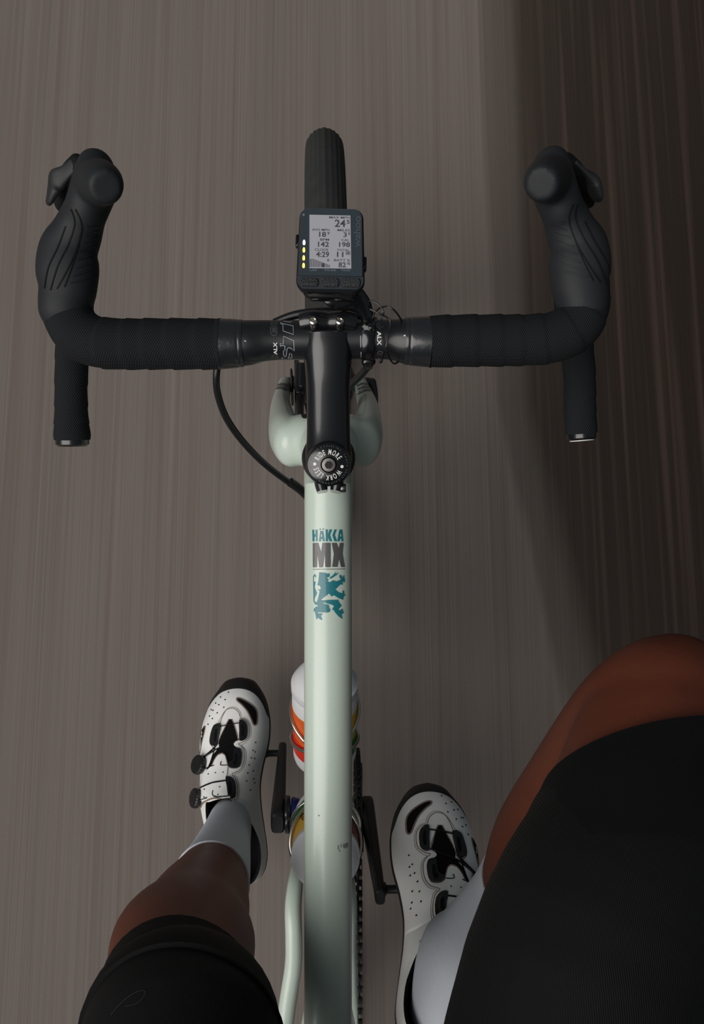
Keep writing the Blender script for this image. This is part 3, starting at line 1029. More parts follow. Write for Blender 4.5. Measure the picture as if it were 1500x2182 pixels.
# ---- cranks, chainring, chain, pedals
PL, PR = V((-.078, -.056, .136)), V((.078, -.2084, .434))
for sgn, P, xs in ((-1, PL, (-.0685, -.0700)), (1, PR, (.0545, .0625))):
    a = V((xs[0], BB.y, BB.z))
    b = V((xs[1], P.y, P.z))
    t = (b - a).normalized()
    up = V((1, 0, 0)).cross(t)
    cr_ = MB().loft([(a - t * .024, .0075, .012), (a - t * .018, .0095, .017), (a, .0097, .0185), (a + t * .05, .0088, .0150), (a + t * .11, .0076, .0125), (b - t * .01, .0064, .0125), (b + t * .012, .0062, .0115), (b + t * .017, .0045, .0085)], ref=(1, 0, 0), n=28, p=4, sub=5)
    cr_.build('crank_arm', M['crank'], bike)
    ped = MB()
    ped.lathe([(.0085, -.004), (.0085, 0), (.0052, .002), (.0052, .020), (.0068, .024), (.0068, .095), (.004, .097)], P - V((sgn * .008, 0, 0)), (sgn, 0, 0), n=20)
    c = P + V((sgn * .06, 0, .0))
    tilt = V((0, .999, -.03)) if sgn == -1 else V((0, .927, -.375))
    zz = V((1, 0, 0)).cross(tilt)
    ped.box(c + tilt * .030, .028, .006, .006, Y=tilt, Z=zz, r=.3)
    ped.box(c - tilt * .030, .028, .006, .006, Y=tilt, Z=zz, r=.3)
    for sx in (-1, 1):
        ped.box(c + V((sx * .024, 0, 0)), .005, .034, .005, Y=tilt, Z=zz, r=.3)
    ped.build('pedal', M['crank'], bike)
MB().lathe([(.012, -.004), (.0245, -.0035), (.0255, -.002), (.0255, .002), (.0245, .0035), (.012, .004)], BB + V((-.0555, 0, 0)), (1, 0, 0), n=40).build('preload_ring', M['black'], bike)
MB().lathe([(.0215, -.005), (.0232, -.004), (.0232, .0), (.0220, .001), (.0220, .004), (.0205, .006)], BB + V((-.0455, 0, 0)), (1, 0, 0), n=40).build('bearing_cup', M['blue'], bike)
MB().lathe([(.0215, -.006), (.0232, -.004), (.0232, .004), (.0215, .005)], BB + V((.0425, 0, 0)), (1, 0, 0), n=40).build('bearing_cup', M['black'], bike)
MB().lathe([(.0120, -.060), (.0120, .060)], BB, (1, 0, 0), n=20).build('crank_spindle', M['dsteel'], bike)
XR = .0405
RR = .085
ring = MB()
nt_ = 42
vs = []
for x_ in (-.0016, .0016):
    for k in range(nt_ * 4):
        th = 2 * math.pi * k / (nt_ * 4)
        rr = RR + (.0036, .0012, -.0036, .0012)[k % 4]
        vs.append(BB + V((XR + x_, rr * math.cos(th), rr * math.sin(th))))
    for k in range(nt_ * 4):
        th = 2 * math.pi * k / (nt_ * 4)
        vs.append(BB + V((XR + x_, .070 * math.cos(th), .070 * math.sin(th))))
N4 = nt_ * 4
fs = []
for k in range(N4):
    j = (k + 1) % N4
    fs += [(k, j, N4 + j, N4 + k), (2 * N4 + k, 3 * N4 + k, 3 * N4 + j, 2 * N4 + j), (k, 2 * N4 + k, 2 * N4 + j, j), (N4 + k, N4 + j, 3 * N4 + j, 3 * N4 + k)]
ring.add(vs, fs)
for k in range(4):
    th = k * math.pi / 2 + .5
    dv = V((0, math.cos(th), math.sin(th)))
    ring.box(BB + V((XR + .003, 0, 0)) + dv * .045, .003, .031, .009, Y=dv, Z=V((0, -math.sin(th), math.cos(th))), r=.3)
ring.build('chainring', M['crank'], bike, smooth=False)
# chain path: over the chainring, along the upper run to the sprocket, back below
RS, rs = RAX + V((.040, 0, 0)), .034
cen = BB + V((XR, 0, 0))
dyz = V((0, RS.y - cen.y, RS.z - cen.z))
D = dyz.length
base = math.atan2(dyz.z, dyz.y)
al = math.acos((RR - rs) / D)
path = []
a_up, a_lo = base - al, base + al              # tangent angles (up one is above)
def pt_(c, r_, a):
    return V((c.x, c.y + r_ * math.cos(a), c.z + r_ * math.sin(a)))
up_a, lo_a = (a_up, a_lo) if math.sin(a_up) > math.sin(a_lo) else (a_lo, a_up)
while up_a < 0:
    up_a += 2 * math.pi
ua = up_a % (2 * math.pi)
la = lo_a % (2 * math.pi)
for k in range(61):                            # chainring, from lower tangent round the front to the upper one
    a = (la - 2 * math.pi) + (ua - (la - 2 * math.pi)) * k / 60
    path.append(pt_(cen, RR, a))
for k in range(31):
    a = ua + (la - ua) * k / 30
    path.append(pt_(RS, rs, a))
path.append(path[0])
seg = [(path[i + 1] - path[i]).length for i in range(len(path) - 1)]
TL = sum(seg)
NL = round(TL / .0127)
NL += NL % 2
pos = []
d_, i = 0, 0
for k in range(NL):
    tgt = TL * k / NL
    while d_ + seg[i] < tgt:
        d_ += seg[i]
        i += 1
    pos.append(path[i] + (path[i + 1] - path[i]) * ((tgt - d_) / max(seg[i], 1e-9)))
rol = MB()
for p in pos:
    rol.lathe([(.0034, -.0017), (.0043, -.0014), (.0043, .0014), (.0034, .0017)], p, (1, 0, 0), n=8)
    rol.lathe([(.0017, -.0034), (.0017, .0034)], p, (1, 0, 0), n=6)
ch = rol.build('chain', M['chain'], bike)


def link_mesh(wd):
    mb = MB()
    for sx in (-1, 1):
        rg = []
        for x_ in (-.0007, .0006):
            ring_ = []
            for k in range(16):
                th = 2 * math.pi * k / 16
                cy, cz = math.cos(th), math.sin(th)
                ring_.append(V((sx * wd + x_, math.copysign(.00635, cy) * min(1, abs(cy) * 3) + .0040 * cy, .0042 * cz * (1 - .25 * (abs(cy) < .3)))))
            rg.append(ring_)
        mb.rings(rg, True)
    return mb


protos = []
for wd in (.0019, .0029):
    o = link_mesh(wd).build('link', M['chain2'] if wd > .0025 else M['chain'], ch, smooth=False)
    protos.append(o)
for k in range(NL):
    a, b = pos[k], pos[(k + 1) % NL]
    o = protos[k % 2] if k < 2 else protos[k % 2].copy()
    if k >= 2:
        COL.objects.link(o)
    o.parent = ch
    o.location = (a + b) / 2 - WORLD[ch.name]
    o.rotation_euler = (math.atan2(b.z - a.z, b.y - a.y), 0, 0)
cas = MB()
for i in range(8):
    r_ = .021 + i * .0045
    cas.lathe([(r_, -.0008), (r_, .0008)], RAX + V((.049 - i * .0036, 0, 0)), (1, 0, 0), n=32)
cas.lathe([(.018, .020), (.018, .052)], RAX, (1, 0, 0), n=20)
cas.build('cassette', M['dsteel'], bike)
MB().lathe([(.080, -.0010), (.080, .0010), (.064, .0010), (.064, -.0010), (.080, -.0010)], RAX + V((-.045, 0, 0)), (1, 0, 0), n=48, caps=False).build('rear_disc_rotor', M['rotor'], bike)
der = MB().box(RAX + V((.052, -.01, -.06)), .006, .012, .035, r=.3)
for dz in (-.065, -.12):
    der.lathe([(.015, -.003), (.015, .003)], RAX + V((.041, .02, dz)), (1, 0, 0), n=20)
der.build('rear_derailleur', M['crank'], bike)

# ---- bottles and cages
DT = V((0, .685, .729)).normalized()
DN = V((0, -.729, .685)).normalized()
SN = V((0, .956, .292)).normalized()
SDn = SD.normalized()
def bottle(name, label, base, ax, N_, body, cap_h, colour, mats, rr=.0375):
    t = thing(name, base, label, 'bottle')
    r_ = rr
    prof = [(.002, 0), (r_ - .005, 0), (r_ - .001, .004), (r_, .009), (r_, .022), (r_, body * .36), (r_ - .0015, body * .40), (r_ - .0015, body * .50), (r_, body * .54), (r_, body * .80), (r_ - .0005, body * .97), (r_ - .002, body)]
    MB().lathe(prof, base, ax, n=48, mi=colour).build('bottle_body', mats, t)
    e = base + ax * body
    MB().lathe([(r_ - .001, -.002), (r_ + .0005, 0), (r_ + .0005, cap_h * .34), (r_ - .002, cap_h * .42), (r_ - .004, cap_h * .60), (r_ - .012, cap_h * .88), (.014, cap_h), (.012, cap_h * 1.02)], e, ax, n=48).build('bottle_cap', M['bt_white'], t)
    MB().lathe([(.011, 0), (.011, .010), (.0125, .011), (.0125, .016), (.010, .019), (.003, .019)], e + ax * cap_h, ax, n=24).build('nozzle', M['bt_white'], t)
    return t
def c1(i, f):
    # f: 0 = +X side, .25 along ax x X ... angular position
    if i >= 9:
        return 0
    left = .25 < f < .75
    if i >= 6:
        return 1 if left else 3
    if i >= 4:
        return 2 if left else 4
    return 0
B1 = BB + DT * .197 + DN * .0685 + V((-.004, 0, 0))
bottle('water_bottle', 'white capped bottle with orange and red bands, forward of the other bottle', B1, DT, DN, .115, .030, c1, [M['bt_white'], M['bt_orange'], M['bt_red'], M['bt_yellow'], M['bt_green']], .0378)
def c2(i, f):
    if i < 4:
        return 0
    left = .25 < f < .75
    front = .0 < f < .5
    if i >= 8:
        return (1 if left else 3) if i < 10 else 0
    return 2 if left and i < 7 else 0
B2 = BB + SDn * .166 + SN * .068 + V((-.003, 0, 0))
t2 = bottle('water_bottle', 'white bottle with green and yellow marks, behind the other bottle near the cranks', B2, SDn, SN, .112, .028, c2, [M['bt_white'], M['bt_yellow'], M['bt_green'], M['bt_brown']], .0372)
for base, ax, N_ in ((B1, DT, DN), (B2, SDn, SN)):
    X = V((1, 0, 0))
    r_ = .0398
    cg = MB()
    for sx in (-1, 1):
        pts = [base - N_ * .036 + X * sx * .010 + ax * .02, base - N_ * .040 + X * sx * .010 + ax * .100]
        pts += [base + (X * sx * math.cos(a) * r_ + N_ * math.sin(a) * r_) + ax * (.100 - .052 * (k / 6)) for k, a in enumerate([-1.15, -.6, -.1, .4, .85, 1.2, 1.5])]
        cg.tube(pts, .0022, n=10, sub=5)
        pts = [base - N_ * .036 + X * sx * .010 + ax * .02] + [base + (X * sx * math.cos(a) * r_ + N_ * math.sin(a) * r_) + ax * (.022 + .006 * k) for k, a in enumerate([-1.1, -.55, 0, .5, 1.0, 1.5])]
        cg.tube(pts, .0022, n=10, sub=5)
    cg.box(base - N_ * .040 + ax * .06, .012, .0025, .045, Y=N_, Z=ax, r=.3)
    cg.box(base - ax * .004, .014, .030, .002, Y=N_, Z=ax, r=.3)
    cg.build('bottle_cage', M['steel'], bike)
b2o = [c for c in t2.children if c.name.startswith('bottle_body')][0]
FB3 = frame_px(560, 1640, 9.09, .55, (100, 240))
decal('bottle_lettering', ribbon([(705, 950), (770, 880), (800, 850)], 10) + ribbon(smooth2([(800, 915), (760, 930), (755, 965), (800, 975)]), 14) + ribbon([(760, 820), (805, 800)], 18), FB3, bvh(b2o), M['groove'], b2o, .0003, grid=30)

# ================================================================== the cycling computer
KC = at(705, 538, 1.002)
kp = 1 / ppm(KC)
rz = R(-.9)
kx = V((math.cos(rz), math.sin(rz), 0))
tl = R(4)
ky = (V((-math.sin(rz), math.cos(rz), 0)) * math.cos(tl) - V((0, 0, 1)) * -math.sin(tl)).normalized()
kz = kx.cross(ky).normalized()
comp = thing('cycling_computer', KC - V((0, 0, .016)), 'black bike computer with grey screen and yellow lights in front of the handlebar', 'computer')
UZ = kp / 8.824                                 # one drawing unit of the close-up
def kq(zx, zy, h=0):
    return KC + kx * ((zx - 737) * UZ) - ky * ((zy - 980) * UZ) + kz * h
def kpoly(out, h):
    return [kq(x, y, h) for x, y in out]
def rr_out(x0, y0, x1, y1, r0, r1, top=0, bow=0, k=6):
    P = []
    for cx, cy, r_, t0 in ((x1 - r0, y0 + r0, r0, 270), (x1 - r1, y1 - r1, r1, 0), (x0 + r1, y1 - r1, r1, 90), (x0 + r0, y0 + r0, r0, 180)):
        for i in range(k + 1):
            t = R(t0 + 90 * i / k)
            P.append([cx + r_ * math.cos(t), cy + r_ * math.sin(t)])
    for p in P:
        s_ = (p[0] - (x0 + x1) / 2) / ((x1 - x0) / 2)
        p[1] -= top * (1 - s_ * s_) * max(0, 1 - (p[1] - y0) / ((y1 - y0) * .3))
        p[1] += bow * (1 - s_ * s_) * max(0, 1 - (y1 - p[1]) / ((y1 - y0) * .3))
    return P
def taper(P, y0, y1, d0, d1, cx=737):
    return [(cx + (x - cx) * (d0 + (d1 - d0) * (y - y0) / (y1 - y0)), y) for x, y in P]
shell = MB()
lay = [(-.017, 150, .80), (-.0165, 110, .88), (-.012, 50, .97), (-.007, 15, 1.0), (-.003, 0, 1.0), (-.0012, 4, .995), (0, 22, .99)]
rgl = []
for h, ins, k in lay:
    P = taper(rr_out(105 + ins, 118 + ins, 1368 - ins, 1762 - ins * (.9 if h > -.004 else .25), 170, 250, 32, 25), 118, 1760, .955, 1.035)
    rgl.append(kpoly(P, h))
shell.rings(rgl, True)
rgl = []
for h, ins in ((-.0155, 60), (-.0135, 20), (-.008, 0), (-.005, 30)):
    rgl.append(kpoly(taper(rr_out(215 + ins, 1400, 1290 - ins, 1835 - ins, 60, 170, 0, 20), 118, 1760, .98, 1.0), h))
shell.rings(rgl, True)
sho = shell.build('case', M['shell'], comp)
gl = MB()
P0 = taper(rr_out(133, 138, 1330, 1447, 150, 14, 30, 0), 118, 1760, .965, 1.02)
gl.rings([kpoly(P0, -.0006), kpoly(P0, .0007), kpoly([(737 + (x - 737) * .992, 790 + (y - 790) * .992) for x, y in P0], .0010)], True)
glo = gl.build('screen_glass', M['glass'], comp)
def flat(name, polys, m, parent, h):
    bm = polys if isinstance(polys, bmesh.types.BMesh) else poly2(polys)
    mb = MB()
    bm.verts.ensure_lookup_table()
    idx = {v: i for i, v in enumerate(bm.verts)}
    mb.add([kq(v.co.x, v.co.y, h) for v in bm.verts], [tuple(idx[v] for v in f.verts) for f in bm.faces])
    bm.free()
    return mb.build(name, m, parent, smooth=False)
lcd = MB().rings([kpoly([(322, 258), (1095, 258), (1125, 1298), (340, 1305)], .0009), kpoly([(322, 258), (1095, 258), (1125, 1298), (340, 1305)], .00125)], True).build('display', M['lcd'], comp)
small = [('MAX MPH', 695, 280, 1078, 325), ('AVG MPH', 375, 530, 700, 574), ('MILES', 855, 528, 1088, 574), ('BPM', 530, 722, 697, 766), ('CAL', 930, 722, 1078, 766), ('CLOCK', 432, 918, 697, 965), ('TOTAL', 850, 920, 1085, 962), ('BATT %', 797, 1118, 1100, 1165)]
big = [('24', 800, 345, 1003, 490), ('5', 1025, 345, 1082, 425), ('18', 510, 592, 640, 692), ('9', 665, 590, 703, 645), ('3', 968, 592, 1030, 685), ('5', 1055, 590, 1092, 642), ('142', 492, 785, 697, 885), ('198', 888, 785, 1092, 882), ('4:29', 460, 978, 703, 1088), ('11', 850, 978, 970, 1078), ('00', 1015, 965, 1100, 1035), ('82', 882, 1180, 1022, 1280), ('%', 1040, 1180, 1105, 1225), ('0', 668, 1118, 708, 1168)]
flat('screen_captions', join_bm([text_box(s, a, b, c, d, .006) for s, a, b, c, d in small]), M['lcd_ink'], lcd, .0014)
flat('screen_figures', join_bm([text_box(s, a, b, c, d, .018) for s, a, b, c, d in big]), M['lcd_ink'], lcd, .0014)
bars = []
for i in range(13):
    x = 345 + i * 30
    t = 1125 + max(0, i - 2) * 11
    bars.append([(x, t), (x + 13, t), (x + 13, 1285), (x, 1285)])
bars.append([(575, 1205), (612, 1205), (612, 1285), (575, 1285)])
flat('screen_bar_chart', bars, M['lcd_ink'], lcd, .0014)
flat('button_captions', join_bm([text_box('LAP', 352, 1322, 485, 1358, .008), text_box('PAUSE', 628, 1318, 840, 1354, .008), text_box('PAGE', 945, 1314, 1105, 1350, .008)]), M['glass_ink'], glo, .0012)
flat('case_logo', text_box('wahoo', 1160, 265, 1290, 880, .02, -90), M['logo_ink'], glo, .0012)
for x, y, m in ((230, 805, 'led_w'), (230, 952, 'led_y'), (230, 1107, 'led_y'), (230, 1255, 'led_y')):
    P = smooth2([(x, y - 52), (x + 20, y - 25), (x + 22, y + 25), (x + 12, y + 46), (x - 12, y + 46), (x - 22, y + 25), (x - 20, y - 25)], 4, True)
    MB().rings([kpoly(P, .0009), kpoly(P, .0013)], True).build('indicator_light', M[m], comp)
P = [(212 + 22 * math.cos(2 * math.pi * i / 16), 262 + 22 * math.sin(2 * math.pi * i / 16)) for i in range(16)]
MB().rings([kpoly(P, .0009), kpoly(P, .0013)], True).build('light_sensor', M['glass_ink'], comp)
Pp = taper(rr_out(122, 1456, 1345, 1692, 8, 150, 0, 10), 118, 1760, .965, 1.02)
MB().rings([kpoly(Pp, -.0006), kpoly(Pp, .0009)], True).build('button_panel', M['panel'], comp)
for x0, x1, y0 in ((165, 515, 1497), (570, 900, 1490), (945, 1300, 1485)):
    rgl = []
    for h, ins in ((-.001, 0), (.0014, 0), (.0024, 14), (.0027, 40)):
        P = rr_out(x0 + ins, y0 + ins, x1 - ins, 1668 - ins, 50, 50)
        rgl.append(kpoly(P, h))
    MB().rings(rgl, True).build('button', M['rubber_btn'], comp)
for sx, y0, y1 in ((-1, 600, 850), (1, 1010, 1290)):
    x = 108 if sx == -1 else 1372
    bq = MB().box(kq(x + sx * 2, (y0 + y1) / 2, -.006), .0017, (y1 - y0) / 2 * UZ, .0035, X=kx, Y=ky, Z=kz, r=.4)
    bq.build('side_button', M['shell'], comp)

# ================================================================== the rider
rider = thing('person', (0, -.25, 0), 'rider in black shorts, white socks and white cycling shoes, pedalling on the bicycle', 'person')
HL, HR = V((-.10, -.47, 1.05)), V((.10, -.47, 1.05))


def limb_px(st):
    out = []
    for x, y, z, ra, rb in st:
        out.append((at(x, y, z), ra, rb))
    return out


SHOES = {-1: (V((-.1245, -.240, .150)), V((-.1305, .056, .142))), 1: (at(900, 1684, .418) + V((-.010, -.275, .112)), at(900, 1684, .418))}
LLEG = [(at(490, 1752, .185), .029, .036), (at(488, 1764, .235), .030, .038), (at(479, 1795, .30), .033, .040), (at(463, 1848, .395), .040, .046), (at(445, 1893, .47), .047, .052), (at(425, 1938, .555), .0555, .058), (at(405, 1978, .645), .058, .059), (at(392, 2010, .715), .0675, .061), (at(386, 2050, .77), .0655, .062), (at(384, 2115, .83), .0605, .062), (at(382, 2190, .885), .063, .065), (at(384, 2300, .95), .072, .073), (HL, .088, .088)]
RLEG = [(V((.118, -.330, .550)), .028, .035), (at(957, 2054, .590), .031, .040), (at(1004, 2014, .630), .0335, .042), (at(1060, 1960, .665), .0370, .044), (at(1116, 1903, .705), .0430, .049), (at(1172, 1812, .770), .0530, .058), (at(1255, 1695, .845), .0560, .058), (at(1360, 1560, .905), .0610, .059), (at(1420, 1512, .925), .0620, .060)]
RTHIGH = [(at(1436, 1480, .925), .050, .050), (at(1428, 1535, .932), .064, .060), (at(1412, 1615, .945), .072, .066), (at(1394, 1710, .960), .0775, .072), (at(1362, 1860, .985), .0820, .076), (at(1270, 2100, 1.01), .086, .082), (V((.13, -.36, 1.035)), .088, .086), (HR, .088, .088)]
PELV = [(V((-.115, -.475, 1.06)), .085, .085), (V((-.06, -.490, 1.075)), .10, .095), (V((.06, -.490, 1.075)), .10, .095), (V((.115, -.475, 1.06)), .085, .085)]


def grow(st, d, a=0, b=None):
    return [(p, x + d, y + d) for p, x, y in st[a:b]]


body = MB()
# feet inside the shoes keep the figure whole
body.loft(grow(LLEG, 0), ref=(1, 0, 0), n=28, sub=5, caps='round')
body.loft(grow(RLEG, 0), ref=(1, .5, 0), n=28, sub=5, caps='round')
body.loft(grow(RTHIGH, 0), ref=(1, 0, 0), n=28, sub=5, caps='round')
body.loft(PELV, ref=(0, 1, 0), n=28, sub=4, caps='round')
SHADE_TORSO = [(V((0, -.49, 1.08)), .135, .095), (V((0, -.485, 1.18)), .135, .088), (V((0, -.465, 1.30)), .145, .095), (V((0, -.430, 1.42)), .170, .105), (V((0, -.405, 1.50)), .175, .095), (V((0, -.395, 1.55)), .120, .070), (V((0, -.385, 1.60)), .058, .058), (V((0, -.375, 1.66)), .055, .056)]  # unseen upper body, added to shade the top tube, legs and ground
body.loft(SHADE_TORSO, ref=(1, 0, 0), n=32, sub=4)
for sx in (-1, 1):
    H, T = SHOES[sx]
    fwd = (T - H).normalized()
    nz = V((1, 0, 0)).cross(fwd)
    body.loft([(H + (T - H) * f + nz * z + V((sx * lat, 0, 0)), a, b) for f, z, lat, a, b in ((.22, .032, .007, .018, .018), (.45, .040, .015, .021, .022), (.70, .032, .013, .028, .015), (.90, .025, .008, .020, .009))], ref=(1, 0, 0), n=20, sub=4, caps='round')
bo = fuse('body', body, M['skin'], rider, .006, 8)

# shorts: both legs and the seat, sleeves ending in a smooth band
sh = MB()
sh.loft(grow(LLEG, .006, 10), ref=(1, 0, 0), n=32, sub=5)
RT2 = catmull([list(p) + [a, b] for p, a, b in RTHIGH], 10)[35::5]
sh.loft([(V(q[:3]), q[3] + .006, q[4] + .006) for q in RT2], ref=(1, 0, 0), n=32, sub=2)
sh.loft([(p, a + .008, b + .008) for p, a, b in PELV], ref=(0, 1, 0), n=28, sub=4, caps='round')
sh.loft([(V((0, -.49, 1.08)), .138, .098), (V((0, -.485, 1.15)), .142, .093), (V((0, -.48, 1.19)), .138, .092)], ref=(1, 0, 0), n=32, sub=3)
jr = MB().loft(grow(SHADE_TORSO, .006, 1, 7), ref=(1, 0, 0), n=40, sub=4)  # cloth over the added torso, out of view
jr.build('unseen_jersey', M['unseen_jersey'], rider)
sho_ = fuse('cycling_shorts', sh, M['shorts'], rider, .005, 6)


def sleeve(name, st, d0, d1, m, parent, ref=(1, 0, 0), n=40, sub=8, skew=(0, 0)):
    """open tube with thickness: a cuff that ends cleanly"""
    S = [list(V(a)) + [b, c] for a, b, c in st]
    pts = catmull(S, sub)
    rg_o, rg_i = [], []
    ref = V(ref)
    for i, q in enumerate(pts):
        c = V(q[:3])
        t = (V(pts[min(i + 1, len(pts) - 1)][:3]) - V(pts[max(i - 1, 0)][:3])).normalized()
        s1 = (ref - t * ref.dot(t)).normalized()
        u1 = s1.cross(t)
        for rg, d in ((rg_o, d1), (rg_i, d0)):
            rg.append([c + s1 * ((q[3] + d) * math.cos(2 * math.pi * k / n)) + u1 * ((q[4] + d) * math.sin(2 * math.pi * k / n)) + t * (skew[0] * math.cos(2 * math.pi * k / n) + skew[1] * math.sin(2 * math.pi * k / n)) for k in range(n)])
    mb = MB()
    mid = [[(a + b) / 2 + ((a - b) * 0) for a, b in zip(o_, i_)] for o_, i_ in zip(rg_o, rg_i)]
    mb.rings(rg_o + rg_i[::-1], False, 0, True)
    return mb.build(name, m, parent, angle=50)


def between(st, a, b, k=5):
    """stations resampled on a sub-range of a leg (a, b in station units)"""
    S = [list(V(p)) + [x, y] for p, x, y in st]
    C_ = catmull(S, 20)
    out = []
    for i in range(k):
        u = a + (b - a) * i / (k - 1)
        q = C_[min(int(round(u * 20)), len(C_) - 1)]
        out.append((V(q[:3]), q[3], q[4]))
    return out


sleeve('leg_band', between(LLEG, 9.35, 10.8, 7), -.001, .0068, M['band'], sho_, skew=(.016, .010))
sleeve('leg_band', between(RTHIGH, 2.35, 4.15, 7), .0, .0082, M['band'], sho_, skew=(-.038, .012))
sleeve('sock', between(LLEG, .2, 3.8, 8), -.001, .0017, M['sock'], rider)
sleeve('sock', between(RLEG, .2, 4.1, 8), -.001, .0017, M['sock'], rider, ref=(1, .5, 0))
FSH = frame_px(150, 1680, 3.191, .93, (250, 480))
stree = bvh(sho_)
decal('thigh_print', ribbon(smooth2([(275, 1445), (345, 1370), (420, 1318), (470, 1302), (486, 1318), (460, 1355), (420, 1380), (365, 1392)], 5), 5), FSH, stree, M['mark'], sho_, .0006, grid=40)

# ------------------------------------------------------------------ shoes (drawn once in millimetres, mirrored for the right foot)
EDGE = [(0, 4, -8), (4, 20, -22), (12, 28, -32), (25, 33, -39), (45, 34.5, -45), (80, 30, -54), (110, 26, -60), (140, 25, -63), (170, 30, -65), (200, 38, -66), (228, 40.5, -63), (250, 38.5, -56), (268, 34, -48), (282, 27, -38.5), (292, 19.5, -30.5), (297, 13.5, -24.5), (299.3, 6.5, -17), (300, 1, -11)]
TOPH = [(0, 60), (12, 66), (45, 60), (80, 66), (100, 82), (117, 95), (138, 89), (170, 74), (200, 63), (228, 57), (250, 52), (268, 46), (282, 38), (293, 28), (300, 16)]
RIM_M = [(0, 5), (48, 4.5), (69, 6), (100, 17), (119, 36), (121, 38), (170, 38)]
RIM_L = [(0, 8), (80, 8), (119, 15), (121, 16), (170, 18)]


def interp(T_, v, c=1):
    if v <= T_[0][0]:
        return T_[0][c]
    for i in range(len(T_) - 1):
        a, b = T_[i], T_[i + 1]
        if a[0] <= v <= b[0]:
            t = (v - a[0]) / (b[0] - a[0])
            m0 = (b[c] - T_[max(i - 1, 0)][c]) / (b[0] - T_[max(i - 1, 0)][0])
            e2 = T_[min(i + 2, len(T_) - 1)]
            m1 = (e2[c] - a[c]) / (e2[0] - a[0])
            h = b[0] - a[0]
            return (2 * t ** 3 - 3 * t * t + 1) * a[c] + (t ** 3 - 2 * t * t + t) * h * m0 + (-2 * t ** 3 + 3 * t * t) * b[c] + (t ** 3 - t * t) * h * m1
    return T_[-1][c]


VF = 120                                        # where the collar opens
NO, NI = 16, 7                                  # outer points a side, inner points a side
NP = 2 * NO + 2 * NI + 1


def section(v):
    m_, l_ = interp(EDGE, v, 1), interp(EDGE, v, 2)
    c, wd, h = (m_ + l_) / 2, (m_ - l_) / 2, interp(TOPH, v)
    P = []
    if v > VF:
        k_ = max(0, min(1, (v - VF) / 60))
        shift = -4 * (1 - k_)
        k2 = max(0, min(1, (v - VF) / 48))
        k2 = k2 * k2 * (3 - 2 * k2)
        rm, rl = m_ - interp(RIM_M, v), l_ + interp(RIM_L, v)
        for j in range(NP):
            th = math.pi * j / (NP - 1)
            cs, sn = math.cos(th), math.sin(th)
            e = 2 / (2.15 + .25 * k_)
            x = c + wd * math.copysign(abs(cs) ** e, cs)
            z = h * abs(sn) ** (2 / (2.0 + .3 * k_))
            x += shift * (z / h) ** 2
            if k2 < 1:                          # near the opening: wall, then a slightly crowned tongue
                if j < NO or j > NP - 1 - NO:
                    q = (j if j < NO else NP - 1 - j) / (NO - 1)
                    bul = math.sin(math.pi * q) * 2.4
                    x1 = m_ + (rm - m_) * q ** 2.2 + bul if j < NO else l_ + (rl - l_) * q ** 2.2 - bul
                    z1 = h * .985 * q ** .92
                else:
                    q = (j - NO + 1) / (NP - 2 * NO + 1)
                    x1 = rm + (rl - rm) * q
                    z1 = h * (.985 + .03 * math.sin(math.pi * q))
                x, z = x1 + (x - x1) * k2, z1 + (z - z1) * k2
            P.append((x, z, 0))
        return P
    t = v / VF
    hr = h
    rm, rl = m_ - interp(RIM_M, v), l_ + interp(RIM_L, v)
    for j in range(NO):
        q = j / (NO - 1)
        bul = math.sin(math.pi * q) * 2.8
        P.append((m_ + (rm - m_) * q ** 2.2 + bul * .8, hr * q, 0))
    for j in range(NI):
        q = (j + 1) / NI
        P.append((rm - 5 * min(1, q * 3), hr - (hr - 14) * max(0, q - .12), 1))
    P.append(((rm + rl) / 2, 12, 1))
    for j in range(NI):
        q = 1 - j / NI
        P.append((rl + 5 * min(1, q * 3), hr - (hr - 14) * max(0, q - .12), 1))
    for j in range(NO):
        q = 1 - j / (NO - 1)
        bul = math.sin(math.pi * q) * 2.8
        P.append((l_ + (rl - l_) * q ** 2.2 - bul * .8, hr * q, 0))
    return P


VS = [0, 1, 2.5, 5, 8] + list(range(12, 110, 6)) + [113, 116, 118.5, 120, 121, 123, 126, 130] + list(range(135, 262, 5)) + [266, 270, 274, 278, 282, 285.5, 289, 292, 294.5, 296.5, 298.3, 299.4, 300]


def lip(v, x):
    """the tongue edge is arched: stations near the opening bend towards the toe in the middle"""
    g = math.exp(-((v - VF) / 14) ** 2)
    return 5 * g * (1 - min(1, ((x + 13) / 28) ** 2))


DRAW_L = frame_px(390, 1430, 4.85, .205, (240, 450))


